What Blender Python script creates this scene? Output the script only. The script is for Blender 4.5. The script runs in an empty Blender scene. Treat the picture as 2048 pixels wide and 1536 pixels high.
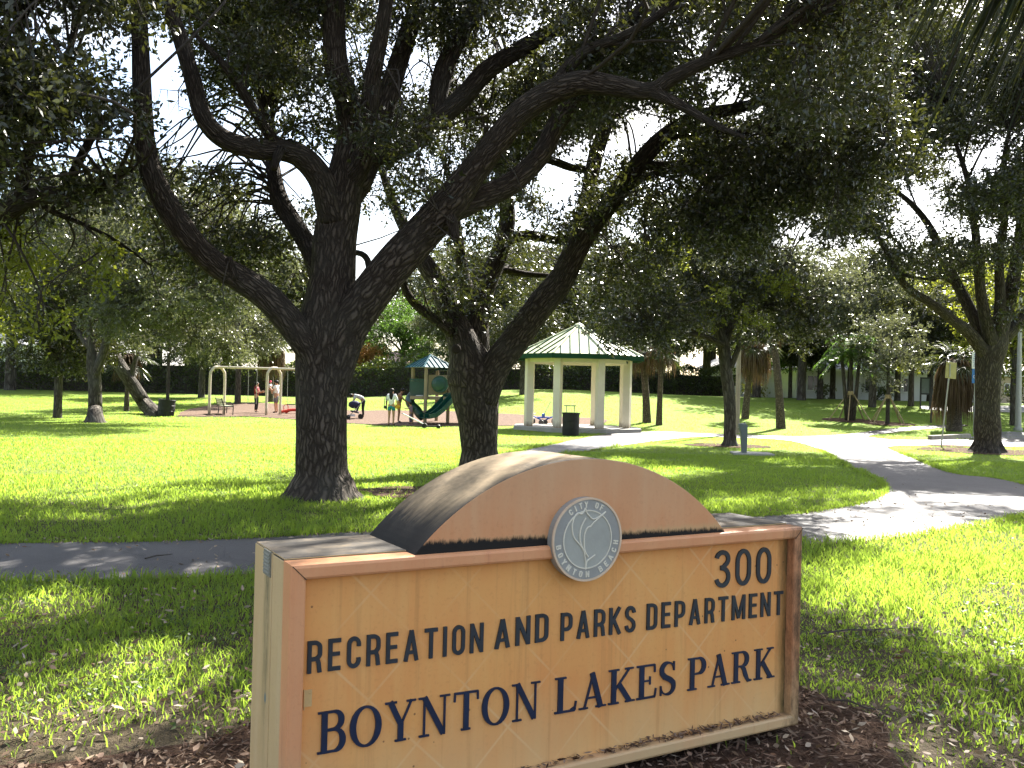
import bpy, bmesh, math, random
import numpy as np
from math import radians as R, sin, cos, pi, sqrt, atan2
from mathutils import Vector, Matrix, noise as mnoise
random.seed(7)
rng = np.random.default_rng(11)
sc = bpy.context.scene
col = sc.collection
# ------------------------------------------------------------------ camera
F, EYE = 1800.0, 1.7
ROLL, PITCH = R(1.4), R(.47)
_cr, _sr, _cp, _sp = cos(ROLL), sin(ROLL), cos(PITCH), sin(PITCH)
def ray(px, py):
    dx = (px-1024)/F; dy = -(py-768)/F
    X = dx*_cr-dy*_sr; Z = dx*_sr+dy*_cr
    return Vector((X, _cp-Z*_sp, _sp+Z*_cp))
def at(px, py, Y):
    d = ray(px, py); return Vector((0, 0, EYE))+d*(Y/d.y)
def sstep(a, b, t):
    t = min(1, max(0, (t-a)/(b-a))); return t*t*(3-2*t)
def zg(x, y):
    A = .85+.87*sstep(-16, 2, x)+.22*math.exp(-((x-4)/7)**2)
    return A*sstep(38, 72, y)
def ground(px, py):
    d = ray(px, py); o = Vector((0, 0, EYE)); t = 2.0
    while t < 140:
        p = o+d*t
        if p.z <= zg(p.x, p.y):
            a, b = t-.5, t
            for _ in range(14):
                m = (a+b)/2; p = o+d*m
                if p.z <= zg(p.x, p.y): b = m
                else: a = m
            p = o+d*b; return Vector((p.x, p.y, zg(p.x, p.y)))
        t += .5
    p = o+d*140; return Vector((p.x, p.y, zg(p.x, p.y)))
cam = bpy.data.cameras.new('camera'); camo = bpy.data.objects.new('camera', cam); col.objects.link(camo)
cam.sensor_width = 36; cam.lens = 36*F/2048; cam.clip_end = 2000; cam.clip_start = .05
fw = Vector((0, _cp, _sp)); up0 = Vector((0, -_sp, _cp)); rt0 = Vector((1, 0, 0))
rt = rt0*_cr+up0*_sr*1.0; up = -rt0*_sr+up0*_cr
# camera right axis in world: dx -> (cos, sin) mix of world right and up (matches ray())
camo.matrix_world = Matrix(((rt.x, up.x, -fw.x, 0), (rt.y, up.y, -fw.y, 0), (rt.z, up.z, -fw.z, EYE), (0, 0, 0, 1)))
sc.camera = camo
# ------------------------------------------------------------------ materials
def rgb(c): return (c[0], c[1], c[2], 1)
class NT:
    def __init__(s, name):
        s.m = bpy.data.materials.new(name); s.m.use_nodes = True
        s.t = s.m.node_tree; s.t.nodes.clear(); s.out = s.n('ShaderNodeOutputMaterial')
    def n(s, ty, **kw):
        x = s.t.nodes.new(ty)
        for k, v in kw.items(): setattr(x, k, v)
        return x
    def l(s, a, b): s.t.links.new(a, b)
    def val(s, sock, v):
        if hasattr(v, 'is_output'): s.l(v, sock)
        else: sock.default_value = v
    def coord(s, kind='Object'): return s.n('ShaderNodeTexCoord').outputs[kind]
    def map(s, v, scale=(1, 1, 1), loc=(0, 0, 0), rot=(0, 0, 0)):
        x = s.n('ShaderNodeMapping'); s.l(v, x.inputs[0]); x.inputs['Scale'].default_value = scale
        x.inputs['Location'].default_value = loc; x.inputs['Rotation'].default_value = rot; return x.outputs[0]
    def noise(s, v, scale=5, detail=4, rough=.6, dist=0):
        x = s.n('ShaderNodeTexNoise'); s.l(v, x.inputs['Vector']); x.inputs['Scale'].default_value = scale
        x.inputs['Detail'].default_value = detail; x.inputs['Roughness'].default_value = rough; x.inputs['Distortion'].default_value = dist
        return x.outputs['Fac']
    def voro(s, v, scale=5, feature='F1', out='Distance'):
        x = s.n('ShaderNodeTexVoronoi', feature=feature); s.l(v, x.inputs['Vector']); x.inputs['Scale'].default_value = scale; return x.outputs[out]
    def ramp(s, f, stops, interp='LINEAR'):
        x = s.n('ShaderNodeValToRGB'); s.l(f, x.inputs[0]); cr = x.color_ramp; cr.interpolation = interp
        while len(cr.elements) < len(stops): cr.elements.new(.5)
        for e, (p, c) in zip(cr.elements, stops):
            e.position = p; e.color = rgb(c) if not isinstance(c, (int, float)) else (c, c, c, 1)
        return x.outputs[0]
    def mix(s, f, a, b, mode='MIX'):
        x = s.n('ShaderNodeMix', data_type='RGBA', blend_type=mode)
        s.val(x.inputs[0], f)
        for i, v in ((6, a), (7, b)):
            if hasattr(v, 'is_output'): s.l(v, x.inputs[i])
            else: x.inputs[i].default_value = rgb(v) if len(v) == 3 else v
        return x.outputs[2]
    def math(s, op, a, b=None, c=None):
        x = s.n('ShaderNodeMath', operation=op); s.val(x.inputs[0], a)
        if b is not None: s.val(x.inputs[1], b)
        if c is not None: s.val(x.inputs[2], c)
        return x.outputs[0]
    def sep(s, v):
        x = s.n('ShaderNodeSeparateXYZ'); s.l(v, x.inputs[0]); return x.outputs
    def bump(s, h, strength=.3, dist=.02):
        x = s.n('ShaderNodeBump'); s.l(h, x.inputs['Height']); x.inputs['Strength'].default_value = strength; x.inputs['Distance'].default_value = dist
        return x.outputs[0]
    def bsdf(s, color, rough=.6, normal=None, spec=.5, metal=0, link=True):
        x = s.n('ShaderNodeBsdfPrincipled'); s.val(x.inputs['Base Color'], rgb(color) if isinstance(color, tuple) and len(color) == 3 else color)
        s.val(x.inputs['Roughness'], rough); x.inputs['Specular IOR Level'].default_value = spec; x.inputs['Metallic'].default_value = metal
        if normal is not None: s.l(normal, x.inputs['Normal'])
        if link: s.l(x.outputs[0], s.out.inputs[0])
        return x.outputs[0]
    def island(s): return s.n('ShaderNodeNewGeometry').outputs['Random Per Island']
def simple(name, c, rough=.55, var=.18, scale=6, spec=.4, metal=0, bump=.1, dirt=None):
    k = NT(name); v = k.coord(); n = k.noise(v, scale, 5)
    lo = tuple(x*(1-var) for x in c); hi = tuple(min(1, x*(1+var)) for x in c)
    cc = k.ramp(n, [(.3, lo), (.7, hi)])
    if dirt:
        n2 = k.noise(k.map(v, (1, 1, .35)), scale*.6, 6, .7)
        cc = k.mix(k.ramp(n2, [(.5, 0.), (.72, .8)]), cc, dirt)
    k.bsdf(cc, rough, k.bump(k.noise(v, scale*8, 3), bump, .01), spec, metal); return k.m
def leaf_mat(name, cols, trans, tw=.35, rough=.38, spec=.5, hue=None):
    k = NT(name); r = k.island()
    st = [(i/(len(cols)-1), c) for i, c in enumerate(cols)]
    c = k.ramp(r, st)
    big = k.noise(k.coord(), .55, 2)
    c = k.mix(k.ramp(big, [(.35, 0.), (.7, .5)]), c, tuple(x*.6 for x in cols[-1]))
    b = k.bsdf(c, rough, None, spec, link=False)
    t = k.n('ShaderNodeBsdfTranslucent'); k.l(k.mix(k.math('MULTIPLY', r, .6), trans, tuple(x*.55 for x in trans)), t.inputs[0])
    m = k.n('ShaderNodeMixShader'); m.inputs[0].default_value = tw; k.l(b, m.inputs[1]); k.l(t.outputs[0], m.inputs[2]); k.l(m.outputs[0], k.out.inputs[0])
    return k.m
def bark_mat(name, dark, light, su=15, sv=2.6, bs=.9, lichen=None):
    k = NT(name); uv = k.coord('UV')
    w = k.noise(k.map(uv, (3, 2.2, 1)), 2, 3)
    mv = k.n('ShaderNodeVectorMath', operation='MULTIPLY_ADD')
    cmb = k.n('ShaderNodeCombineXYZ'); k.l(w, cmb.inputs[0]); k.l(w, cmb.inputs[1])
    k.l(cmb.outputs[0], mv.inputs[0]); mv.inputs[1].default_value = (.10, .35, 0); k.l(uv, mv.inputs[2])
    vo = k.voro(k.map(mv.outputs[0], (su, sv, 1)), 1.6, 'DISTANCE_TO_EDGE')
    fine = k.noise(k.map(uv, (30, 8, 1)), 1.5, 6, .7)
    h = k.math('ADD', k.math('MULTIPLY', k.ramp(vo, [(0., 0.), (.32, 1.)]), .8), k.math('MULTIPLY', fine, .45))
    c = k.ramp(h, [(.12, tuple(x*.35 for x in dark)), (.5, dark), (1., light)])
    pt = k.noise(k.coord(), 1.3, 5, .65)
    c = k.mix(k.ramp(pt, [(.42, 0.), (.72, .55)]), c, lichen or tuple(x*1.5 for x in dark))
    k.bsdf(c, .9, k.bump(h, bs, .04), .15); return k.m
M = {}
M['bark_oak'] = bark_mat('oak bark', (.052, .040, .031), (.125, .10, .08), lichen=(.075, .071, .06))
M['bark_far'] = bark_mat('grey bark', (.06, .05, .04), (.12, .105, .088), 8, 1.6, .6, lichen=(.10, .10, .09))
M['bark_palm'] = bark_mat('palm bark', (.075, .06, .048), (.14, .115, .09), 4, 7, .5)
M['twig'] = simple('twig bark', (.065, .056, .048), .9, .3, 20, .1)
M['leaf_oak'] = leaf_mat('live oak leaf', [(.012, .017, .007), (.019, .026, .009), (.028, .035, .012), (.05, .05, .018)], (.19, .21, .035), .13, .34, .6)
M['leaf_olive'] = leaf_mat('grey oak leaf', [(.045, .052, .03), (.072, .08, .046), (.11, .115, .07)], (.22, .24, .09), .28, .36, .5)
M['leaf_yellow'] = leaf_mat('yellow green leaf', [(.05, .07, .012), (.085, .105, .018), (.13, .13, .025)], (.36, .40, .04), .45, .4, .4)
M['leaf_hedge'] = leaf_mat('hedge leaf', [(.022, .036, .012), (.035, .055, .016), (.06, .08, .02)], (.18, .24, .03), .3, .4, .45)
M['leaf_green'] = leaf_mat('bright leaf', [(.035, .065, .015), (.055, .09, .02), (.08, .11, .03)], (.16, .30, .04), .4, .4, .4)
M['leaf_orange'] = leaf_mat('orange blossom leaf', [(.25, .11, .03), (.32, .17, .05), (.30, .2, .06)], (.5, .26, .08), .4, .5, .3)
M['palm_green'] = leaf_mat('palm frond', [(.02, .032, .012), (.035, .05, .016), (.055, .07, .02)], (.16, .2, .03), .25, .35, .5)
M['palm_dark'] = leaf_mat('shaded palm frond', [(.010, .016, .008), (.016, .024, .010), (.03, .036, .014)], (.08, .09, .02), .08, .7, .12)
M['palm_dead'] = leaf_mat('dead palm frond', [(.07, .045, .026), (.12, .08, .045), (.17, .12, .075)], (.16, .10, .05), .25, .7, .2)
def grass_mat(name, cols, trans, tw):
    k = NT(name); r = k.island()
    c = k.ramp(r, [(i/(len(cols)-1), x) for i, x in enumerate(cols)])
    n = k.noise(k.coord(), .45, 3); n2 = k.noise(k.coord(), 2.3, 3)
    c = k.mix(k.ramp(n, [(.38, 0.), (.66, .4)]), c, (.07, .09, .025))
    tr = k.mix(k.ramp(n2, [(.35, 0.), (.7, .6)]), trans, tuple(x*f for x, f in zip(trans, (.8, .75, .6))))
    b = k.bsdf(c, .5, None, .35, link=False)
    t = k.n('ShaderNodeBsdfTranslucent'); k.l(tr, t.inputs[0])
    m = k.n('ShaderNodeMixShader'); m.inputs[0].default_value = tw; k.l(b, m.inputs[1]); k.l(t.outputs[0], m.inputs[2]); k.l(m.outputs[0], k.out.inputs[0])
    return k.m
M['grass'] = grass_mat('grass blade', [(.022, .056, .012), (.036, .078, .014), (.05, .092, .017), (.12, .12, .045)], (.45, .65, .075), .55)
M['weed'] = leaf_mat('ground weed leaf', [(.04, .075, .02), (.06, .10, .025), (.09, .13, .04)], (.2, .32, .05), .35, .5, .3)
def lawn_mat():
    k = NT('lawn soil and thatch'); v = k.coord(); n = k.noise(v, .5, 4); n2 = k.noise(v, 9, 5, .7); n3 = k.noise(k.map(v, (1, .35, 1)), 60, 3, .7)
    s = k.sep(v)
    near = k.ramp(n2, [(.3, (.042, .031, .019)), (.55, (.075, .058, .034)), (.8, (.15, .115, .075))])
    far = k.ramp(n2, [(.3, (.135, .225, .03)), (.55, (.185, .28, .04)), (.8, (.23, .30, .06))])
    far = k.mix(k.ramp(n, [(.35, 0.), (.7, .6)]), far, (.19, .22, .04))
    far = k.mix(k.ramp(n3, [(.3, .4), (.55, 0.)]), far, (.06, .11, .015))
    f = k.n('ShaderNodeMapRange'); k.l(s[1], f.inputs[0]); f.inputs[1].default_value = 8; f.inputs[2].default_value = 20
    c = k.mix(f.outputs[0], near, far)
    k.bsdf(c, .9, k.bump(k.math('ADD', n2, n3), .8, .05), .15); return k.m
M['lawn'] = lawn_mat()
def asphalt_mat(name, a, b, patches):
    k = NT(name); v = k.coord(); n = k.noise(v, 1.1, 5, .6); f = k.noise(v, 90, 3, .7); vo = k.voro(v, 130)
    c = k.ramp(n, [(.3, a), (.7, b)])
    c = k.mix(k.ramp(f, [(.35, .5), (.65, 0.)]), c, tuple(x*.45 for x in a))
    c = k.mix(k.ramp(vo, [(.1, .5), (.3, 0.)]), c, patches)
    ck = k.voro(k.map(v, (1, 1, 1)), .9, 'DISTANCE_TO_EDGE')
    c = k.mix(k.ramp(ck, [(0., .55), (.012, 0.)]), c, tuple(x*.4 for x in a))
    k.bsdf(c, .62, k.bump(k.math('ADD', f, vo), .4, .012), .5); return k.m
M['asphalt'] = asphalt_mat('worn path asphalt', (.058, .053, .052), (.11, .10, .097), (.26, .24, .22))
M['concrete'] = asphalt_mat('concrete', (.36, .34, .31), (.46, .44, .40), (.5, .48, .45))
M['parking'] = asphalt_mat('parking asphalt', (.12, .115, .115), (.20, .19, .185), (.3, .29, .28))
def mulch_mat():
    k = NT('mulch bed'); v = k.coord(); n = k.noise(k.map(v, (1, 1.6, 1)), 22, 6, .75); n2 = k.noise(v, 2.2, 3)
    c = k.ramp(n, [(.25, (.028, .016, .011)), (.5, (.085, .05, .034)), (.75, (.20, .135, .095))])
    c = k.mix(k.ramp(n2, [(.4, 0.), (.7, .55)]), c, (.12, .072, .046)); k.bsdf(c, .95, k.bump(n, 1., .05), .1); return k.m
M['mulch'] = mulch_mat()
M['playmulch'] = simple('playground wood chips', (.135, .092, .068), .95, .55, 14, .1, 0, .8)
M['chip'] = leaf_mat('bark chip', [(.045, .027, .019), (.11, .066, .045), (.20, .125, .085), (.32, .235, .17), (.07, .042, .03)], (.1, .06, .04), .03, .9, .1)
M['dryleaf'] = leaf_mat('fallen leaf', [(.10, .065, .038), (.24, .17, .11), (.38, .30, .21), (.46, .40, .31), (.16, .07, .035)], (.3, .2, .1), .15, .6, .3)
# ------------------------------------------------------------------ mesh helpers
class MB:
    def __init__(s): s.v = []; s.f = []; s.uv = []; s.mi = []; s.cur = 0
    def face(s, idx, uv=None): s.f.append(tuple(idx)); s.uv.append(uv); s.mi.append(s.cur)
    def box(s, c, d, rot=None, bev=0):
        c = Vector(c); i = len(s.v); hx, hy, hz = d[0]/2, d[1]/2, d[2]/2
        for x, y, z in ((-1, -1, -1), (1, -1, -1), (1, 1, -1), (-1, 1, -1), (-1, -1, 1), (1, -1, 1), (1, 1, 1), (-1, 1, 1)):
            p = Vector((x*hx, y*hy, z*hz)); p = rot @ p if rot else p; s.v.append(tuple(c+p))
        for q in ((0, 3, 2, 1), (4, 5, 6, 7), (0, 1, 5, 4), (1, 2, 6, 5), (2, 3, 7, 6), (3, 0, 4, 7)): s.face([i+j for j in q])
        return s
    def bar(s, a, b, w, h=None):
        a, b = Vector(a), Vector(b); d = b-a; L = d.length; q = d.to_track_quat('X', 'Z').to_matrix()
        return s.box((a+b)/2, (L, w, h or w), q)
    def tube(s, pts, rad, n=8, cap=True, jitter=0, closed=False, uoff=0):
        P = [Vector(p) for p in pts]; m = len(P)
        if not hasattr(rad, '__len__'): rad = [rad]*m
        T = []
        for i in range(m):
            d = (P[(i+1) % m]-P[i-1]) if closed else P[min(i+1, m-1)]-P[max(i-1, 0)]
            T.append(d.normalized() if d.length > 1e-9 else Vector((0, 0, 1)))
        a = Vector((0, 1, 0)) if abs(T[0].y) < .8 else Vector((1, 0, 0))
        nrm = (a-T[0]*a.dot(T[0])).normalized(); i0 = len(s.v); L = 0; Ls = []
        for i in range(m):
            nrm = (nrm-T[i]*nrm.dot(T[i])).normalized(); b = T[i].cross(nrm)
            if i: L += (P[i]-P[i-1]).length
            Ls.append(L)
            for k in range(n):
                t = 2*pi*k/n; r = rad[i]
                if jitter:
                    e = Vector((cos(t)*1.3, sin(t)*1.3, L*.9+uoff))
                    r *= 1+jitter*(mnoise.noise(e)+.5*mnoise.noise(e*2.7))
                s.v.append(tuple(P[i]+(nrm*cos(t)+b*sin(t))*r))
        for i in range(m if closed else m-1):
            j = (i+1) % m
            for k in range(n):
                k2 = (k+1) % n; ru = .5+.5*rad[0]
                u0, u1 = k/n*ru*2+uoff, (k+1)/n*ru*2+uoff; v0 = Ls[i]; v1 = Ls[j] if j > i else Ls[i]+.1
                s.face((i0+i*n+k, i0+i*n+k2, i0+j*n+k2, i0+j*n+k), ((u0, v0), (u1, v0), (u1, v1), (u0, v1)))
        if cap and not closed:
            s.face([i0+k for k in range(n)][::-1]); s.face([i0+(m-1)*n+k for k in range(n)])
        return s
    def prism(s, poly, y0, y1):           # polygon in (x,z), extruded along y
        i = len(s.v); n = len(poly)
        for y in (y0, y1):
            for x, z in poly: s.v.append((x, y, z))
        s.face([i+k for k in range(n)]); s.face([i+n+k for k in range(n)][::-1])
        for k in range(n):
            j = (k+1) % n; s.face((i+j, i+k, i+n+k, i+n+j))
        return s
    def lathe(s, prof, n=16, c=(0, 0, 0)):
        i0 = len(s.v); c = Vector(c)
        for r, z in prof:
            for k in range(n): s.v.append((c.x+r*cos(2*pi*k/n), c.y+r*sin(2*pi*k/n), c.z+z))
        for i in range(len(prof)-1):
            for k in range(n):
                k2 = (k+1) % n; s.face((i0+i*n+k, i0+i*n+k2, i0+(i+1)*n+k2, i0+(i+1)*n+k))
        s.face([i0+k for k in range(n)][::-1]); s.face([i0+(len(prof)-1)*n+k for k in range(n)]); return s
    def ell(s, c, r, n=10, m=7, rot=None):
        c = Vector(c); i0 = len(s.v)
        for j in range(m+1):
            ph = pi*j/m
            for k in range(n):
                t = 2*pi*k/n; p = Vector((r[0]*sin(ph)*cos(t), r[1]*sin(ph)*sin(t), r[2]*cos(ph)))
                s.v.append(tuple(c+(rot @ p if rot else p)))
        for j in range(m):
            for k in range(n):
                k2 = (k+1) % n; s.face((i0+j*n+k, i0+(j+1)*n+k, i0+(j+1)*n+k2, i0+j*n+k2))
        return s
    def build(s, name, mats, parent=None, smooth=False, bevel=0, origin=None):
        me = bpy.data.meshes.new(name); o = bpy.data.objects.new(name, me); col.objects.link(o)
        org = Vector(origin) if origin is not None else Vector((0, 0, 0))
        me.from_pydata([tuple(Vector(v)-org) for v in s.v], [], s.f)
        if any(u for u in s.uv):
            ul = me.uv_layers.new(name='UVMap'); fl = []
            for f, u in zip(s.f, s.uv):
                for j in range(len(f)): fl += list(u[j]) if u else [0, 0]
            ul.data.foreach_set('uv', fl)
        if not isinstance(mats, (list, tuple)): mats = [mats]
        for m in mats: me.materials.append(m)
        me.polygons.foreach_set('material_index', s.mi)
        if smooth: me.polygons.foreach_set('use_smooth', [True]*len(s.f))
        if origin is not None: o.location = org
        if bevel:
            b = o.modifiers.new('bevel', 'BEVEL'); b.width = bevel; b.segments = 2; b.limit_method = 'ANGLE'; b.angle_limit = R(40)
        me.update()
        if parent: o.parent = parent
        return o
def tag(o, label=None, cat=None, group=None, kind=None):
    if label: o['label'] = label
    if cat: o['category'] = cat
    if group: o['group'] = group
    if kind: o['kind'] = kind
    return o
def empty(name, loc, label, cat, group=None, rz=0):
    o = bpy.data.objects.new(name, None); col.objects.link(o); o.location = loc; o.rotation_euler = (0, 0, rz); o.empty_display_size = .2
    return tag(o, label, cat, group)
def copy_tree(o, parent=None):
    c = o.copy(); col.objects.link(c)
    if parent: c.parent = parent
    for ch in list(o.children): copy_tree(ch, c)
    return c
def np_mesh(name, verts, faces_flat, counts, mats, parent=None, mi=None, origin=None):
    me = bpy.data.meshes.new(name); nv = len(verts); nf = len(counts)
    me.vertices.add(nv); me.vertices.foreach_set('co', np.ascontiguousarray(verts, dtype=np.float32).ravel())
    me.loops.add(len(faces_flat)); me.loops.foreach_set('vertex_index', np.ascontiguousarray(faces_flat, dtype=np.int32))
    me.polygons.add(nf); st = np.zeros(nf, dtype=np.int32); st[1:] = np.cumsum(counts)[:-1]
    me.polygons.foreach_set('loop_start', st)
    for m in mats: me.materials.append(m)
    if mi is not None: me.polygons.foreach_set('material_index', np.asarray(mi, dtype=np.int32))
    me.update(calc_edges=True)
    o = bpy.data.objects.new(name, me); col.objects.link(o)
    if parent: o.parent = parent
    return o
def crm(pts, sub=6):                      # Catmull-Rom through tuples of any length
    out = []; n = len(pts)
    for i in range(n-1):
        p0, p1, p2, p3 = pts[max(i-1, 0)], pts[i], pts[i+1], pts[min(i+2, n-1)]
        for k in range(sub):
            t = k/sub
            out.append(tuple(.5*((2*b)+(-a+c)*t+(2*a-5*b+4*c-d)*t*t+(-a+3*b-3*c+d)*t**3) for a, b, c, d in zip(p0, p1, p2, p3)))
    out.append(tuple(pts[-1])); return out
# ------------------------------------------------------------------ ground, paths
def axis(segs):
    out = []
    for a, b, n in segs: out += list(np.linspace(a, b, n, endpoint=False))
    return out+[segs[-1][1]]
xs = axis([(-600, -120, 12), (-120, -40, 20), (-40, 45, 60), (45, 140, 20), (140, 600, 12)])
ys = axis([(-60, 0, 12), (0, 36, 24), (36, 76, 50), (76, 140, 12), (140, 900, 16)])
mb = MB(); nx = len(xs)
for y in ys:
    for x in xs: mb.v.append((x, y, zg(x, y)))
for j in range(len(ys)-1):
    for i in range(nx-1): mb.face((j*nx+i, j*nx+i+1, (j+1)*nx+i+1, (j+1)*nx+i))
tag(mb.build('ground', M['lawn'], smooth=True), kind='structure')
from mathutils.geometry import tessellate_polygon
def sheet(name, polys, mat, lift, kind='structure', step=1.2, label=None):
    bm = bmesh.new()
    for poly in polys:
        vs = [bm.verts.new((p[0], p[1], 0)) for p in poly]
        for tri in tessellate_polygon([[Vector((p[0], p[1], 0)) for p in poly]]):
            try: bm.faces.new([vs[k] for k in tri])
            except ValueError: pass
    for _ in range(5):
        long = [e for e in bm.edges if e.calc_length() > step and (e.verts[0].co.y > 33 or e.verts[1].co.y > 33)]
        if not long: break
        bmesh.ops.subdivide_edges(bm, edges=long, cuts=1); bmesh.ops.triangulate(bm, faces=bm.faces[:])
    for v in bm.verts: v.co.z = zg(v.co.x, v.co.y)+lift
    bmesh.ops.recalc_face_normals(bm, faces=bm.faces[:])
    if sum(f.normal.z for f in bm.faces) < 0: bmesh.ops.reverse_faces(bm, faces=bm.faces[:])
    me = bpy.data.meshes.new(name); bm.to_mesh(me); bm.free(); me.materials.append(mat)
    o = bpy.data.objects.new(name, me); col.objects.link(o); return tag(o, kind=kind)
def gpoly(px, sub=5, wob=.05, seed=0):
    pts = [tuple(ground(*p))[:2] for p in px]
    pts = crm(pts+[pts[0]], sub)[:-1]
    return [(x+wob*mnoise.noise(Vector((x*1.7, y*1.7, seed))), y+wob*mnoise.noise(Vector((x*1.7, y*1.7, seed+9)))) for x, y in pts]
path_px = [(-260, 1093), (0, 1089), (250, 1085), (505, 1078), (800, 1062), (1100, 1050), (1440, 1038), (1600, 1028), (1700, 1013), (1755, 996), (1772, 978), (1750, 956),
           (1692, 930), (1650, 906), (1610, 889), (1560, 880), (1480, 876), (1400, 874), (1300, 884), (1200, 899), (1100, 912), (1030, 922), (985, 920), (1040, 903), (1092, 892),
           (1150, 880), (1220, 868), (1320, 863), (1400, 867), (1500, 870), (1590, 873), (1660, 871), (1700, 868), (1770, 859), (1840, 853), (1920, 849), (1925, 853), (1840, 859), (1780, 866),
           (1735, 873), (1800, 880), (1920, 879), (2060, 878), (2300, 880), (2300, 892), (2060, 893), (1930, 893), (1840, 892), (1775, 895),
           (1830, 918), (1900, 946), (1990, 957), (2060, 973), (2110, 995), (2100, 1018), (2048, 1032), (1960, 1050), (1850, 1069), (1750, 1081), (1610, 1091), (1100, 1114),
           (505, 1150), (250, 1161), (0, 1167), (-260, 1175)]
path = gpoly(path_px, 5, .05)
sheet('path', [path], M['asphalt'], .012)
A_ = sum(path[i-1][0]*path[i][1]-path[i][0]*path[i-1][1] for i in range(len(path))); sg0 = 1 if A_ > 0 else -1; edge = []
for i in range(len(path)):
    a, b, c = path[i-1], path[i], path[(i+1) % len(path)]; tx, ty = c[0]-a[0], c[1]-a[1]; l = sqrt(tx*tx+ty*ty) or 1; o_ = .07+.09*mnoise.noise(Vector((b[0]*2.1, b[1]*2.1, 21)))
    edge.append((b[0]+sg0*ty/l*o_, b[1]-sg0*tx/l*o_))
sheet('path_soil_edge', [edge], M['mulch'], .006)
bed_px = [(-300, 1560), (-60, 1530), (120, 1525), (300, 1502), (430, 1472), (540, 1420), (700, 1360), (1200, 1330), (1500, 1330), (1620, 1385), (1700, 1420), (1760, 1460), (1810, 1515), (1850, 1620), (1850, 1900), (1000, 2300), (0, 2200), (-500, 1800)]
bed = gpoly(bed_px, 5, .12, 3)
sheet('mulch_bed', [bed], M['mulch'], .008)
play_px = [(355, 834), (420, 834), (500, 834), (600, 840), (700, 847), (800, 852), (920, 853), (1010, 852), (1060, 852), (1150, 853), (1200, 850), (1205, 838), (1100, 833), (980, 826), (860, 822), (760, 821), (700, 821),
           (600, 812), (520, 806), (470, 806), (420, 811), (370, 822)]
play = gpoly(play_px, 4, .15, 5)
sheet('playground_mulch', [play], M['playmulch'], .02)
ring_list = []
def mulch_ring(c, r, seed):
    pl = [(c[0]+r*(1+.3*mnoise.noise(Vector((cos(t)*1.5, sin(t)*1.5, seed))))*cos(t), c[1]+r*.8*(1+.3*mnoise.noise(Vector((cos(t)*1.5, sin(t)*1.5, seed+4))))*sin(t)) for t in [2*pi*k/28 for k in range(28)]]
    ring_list.append(pl)
for (px, py, r, s) in ((1460, 892, 1.5, 1), (1975, 903, 2.4, 2), (1895, 892, 1.0, 3), (1700, 841, 1.6, 4), (1775, 848, 1.5, 5), (840, 985, 1.0, 6)):
    mulch_ring(ground(px, py), r, s)
sheet('tree_mulch', ring_list, M['mulch'], .016)
park = [tuple(ground(*p))[:2] for p in ((1925, 877.5), (1990, 864), (2300, 862), (2300, 878))]
sheet('parking_lot', [park], M['parking'], .018)
drive = [tuple(ground(*p))[:2] for p in ((1840, 812), (2300, 815), (2300, 828), (1900, 824), (1840, 818))]
sheet('road', [drive], M['concrete'], .03)
# ------------------------------------------------------------------ grass, litter, chips
def inside(poly, X, Y):
    res = np.zeros(len(X), bool); n = len(poly); j = n-1
    for i in range(n):
        xi, yi = poly[i]; xj, yj = poly[j]
        if yi != yj:
            res ^= ((yi > Y) != (yj > Y)) & (X < (xj-xi)*(Y-yi)/(yj-yi)+xi)
        j = i
    return res
zg_v = np.vectorize(zg, otypes=[float])
def wedge(y0, y1, dens, wide=.66, extra=1.6):
    A = wide*(y1*y1-y0*y0)+2*extra*(y1-y0); n = int(A*dens)
    Y = np.sqrt(rng.uniform(y0*y0, y1*y1, n)); X = rng.uniform(-1, 1, n)*(wide*Y+extra); return X, Y
GV, GF, GC = [], [], []; goff = 0
def blades(X, Y, hmin, hmax, w, seg2=True, lean=1.0):
    global goff
    n = len(X); Z = zg_v(X, Y) if Y.max() > 36 else np.zeros(n)
    hv = np.array([mnoise.noise(Vector((x*.7, y*.7, 5.)))+.6*mnoise.noise(Vector((x*2.3, y*2.3, 8.))) for x, y in zip(X, Y)]); h = rng.uniform(hmin, hmax, n)*np.clip(1+.75*hv, .45, 1.6); a = rng.uniform(0, 2*pi, n); b = rng.uniform(0, 2*pi, n); l = h*rng.uniform(.15, 1, n)*lean
    ww = w*rng.uniform(.6, 1.2, n)/2
    dx, dy = np.cos(a), np.sin(a); sx, sy = np.cos(b)*ww, np.sin(b)*ww
    base = np.stack([X, Y, Z-.01], 1); side = np.stack([sx, sy, 0*sx], 1); d = np.stack([dx*l, dy*l, 0*l], 1); up_ = np.stack([0*h, 0*h, h], 1)
    if seg2:
        V = np.stack([base-side, base+side, base+d*.35+up_*.6+side*.9, base+d*.35+up_*.6-side*.9, base+d+up_*.92], 1)
        f = np.array([0, 1, 2, 3, 3, 2, 4]); c = [4, 3]
        k = 5
    else:
        V = np.stack([base-side, base+side, base+d+up_], 1); f = np.array([0, 1, 2]); c = [3]; k = 3
    GV.append(V.reshape(-1, 3)); GF.append((np.arange(n)[:, None]*k+f[None]+goff).ravel()); GC.append(np.tile(c, n)); goff += n*k
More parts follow.
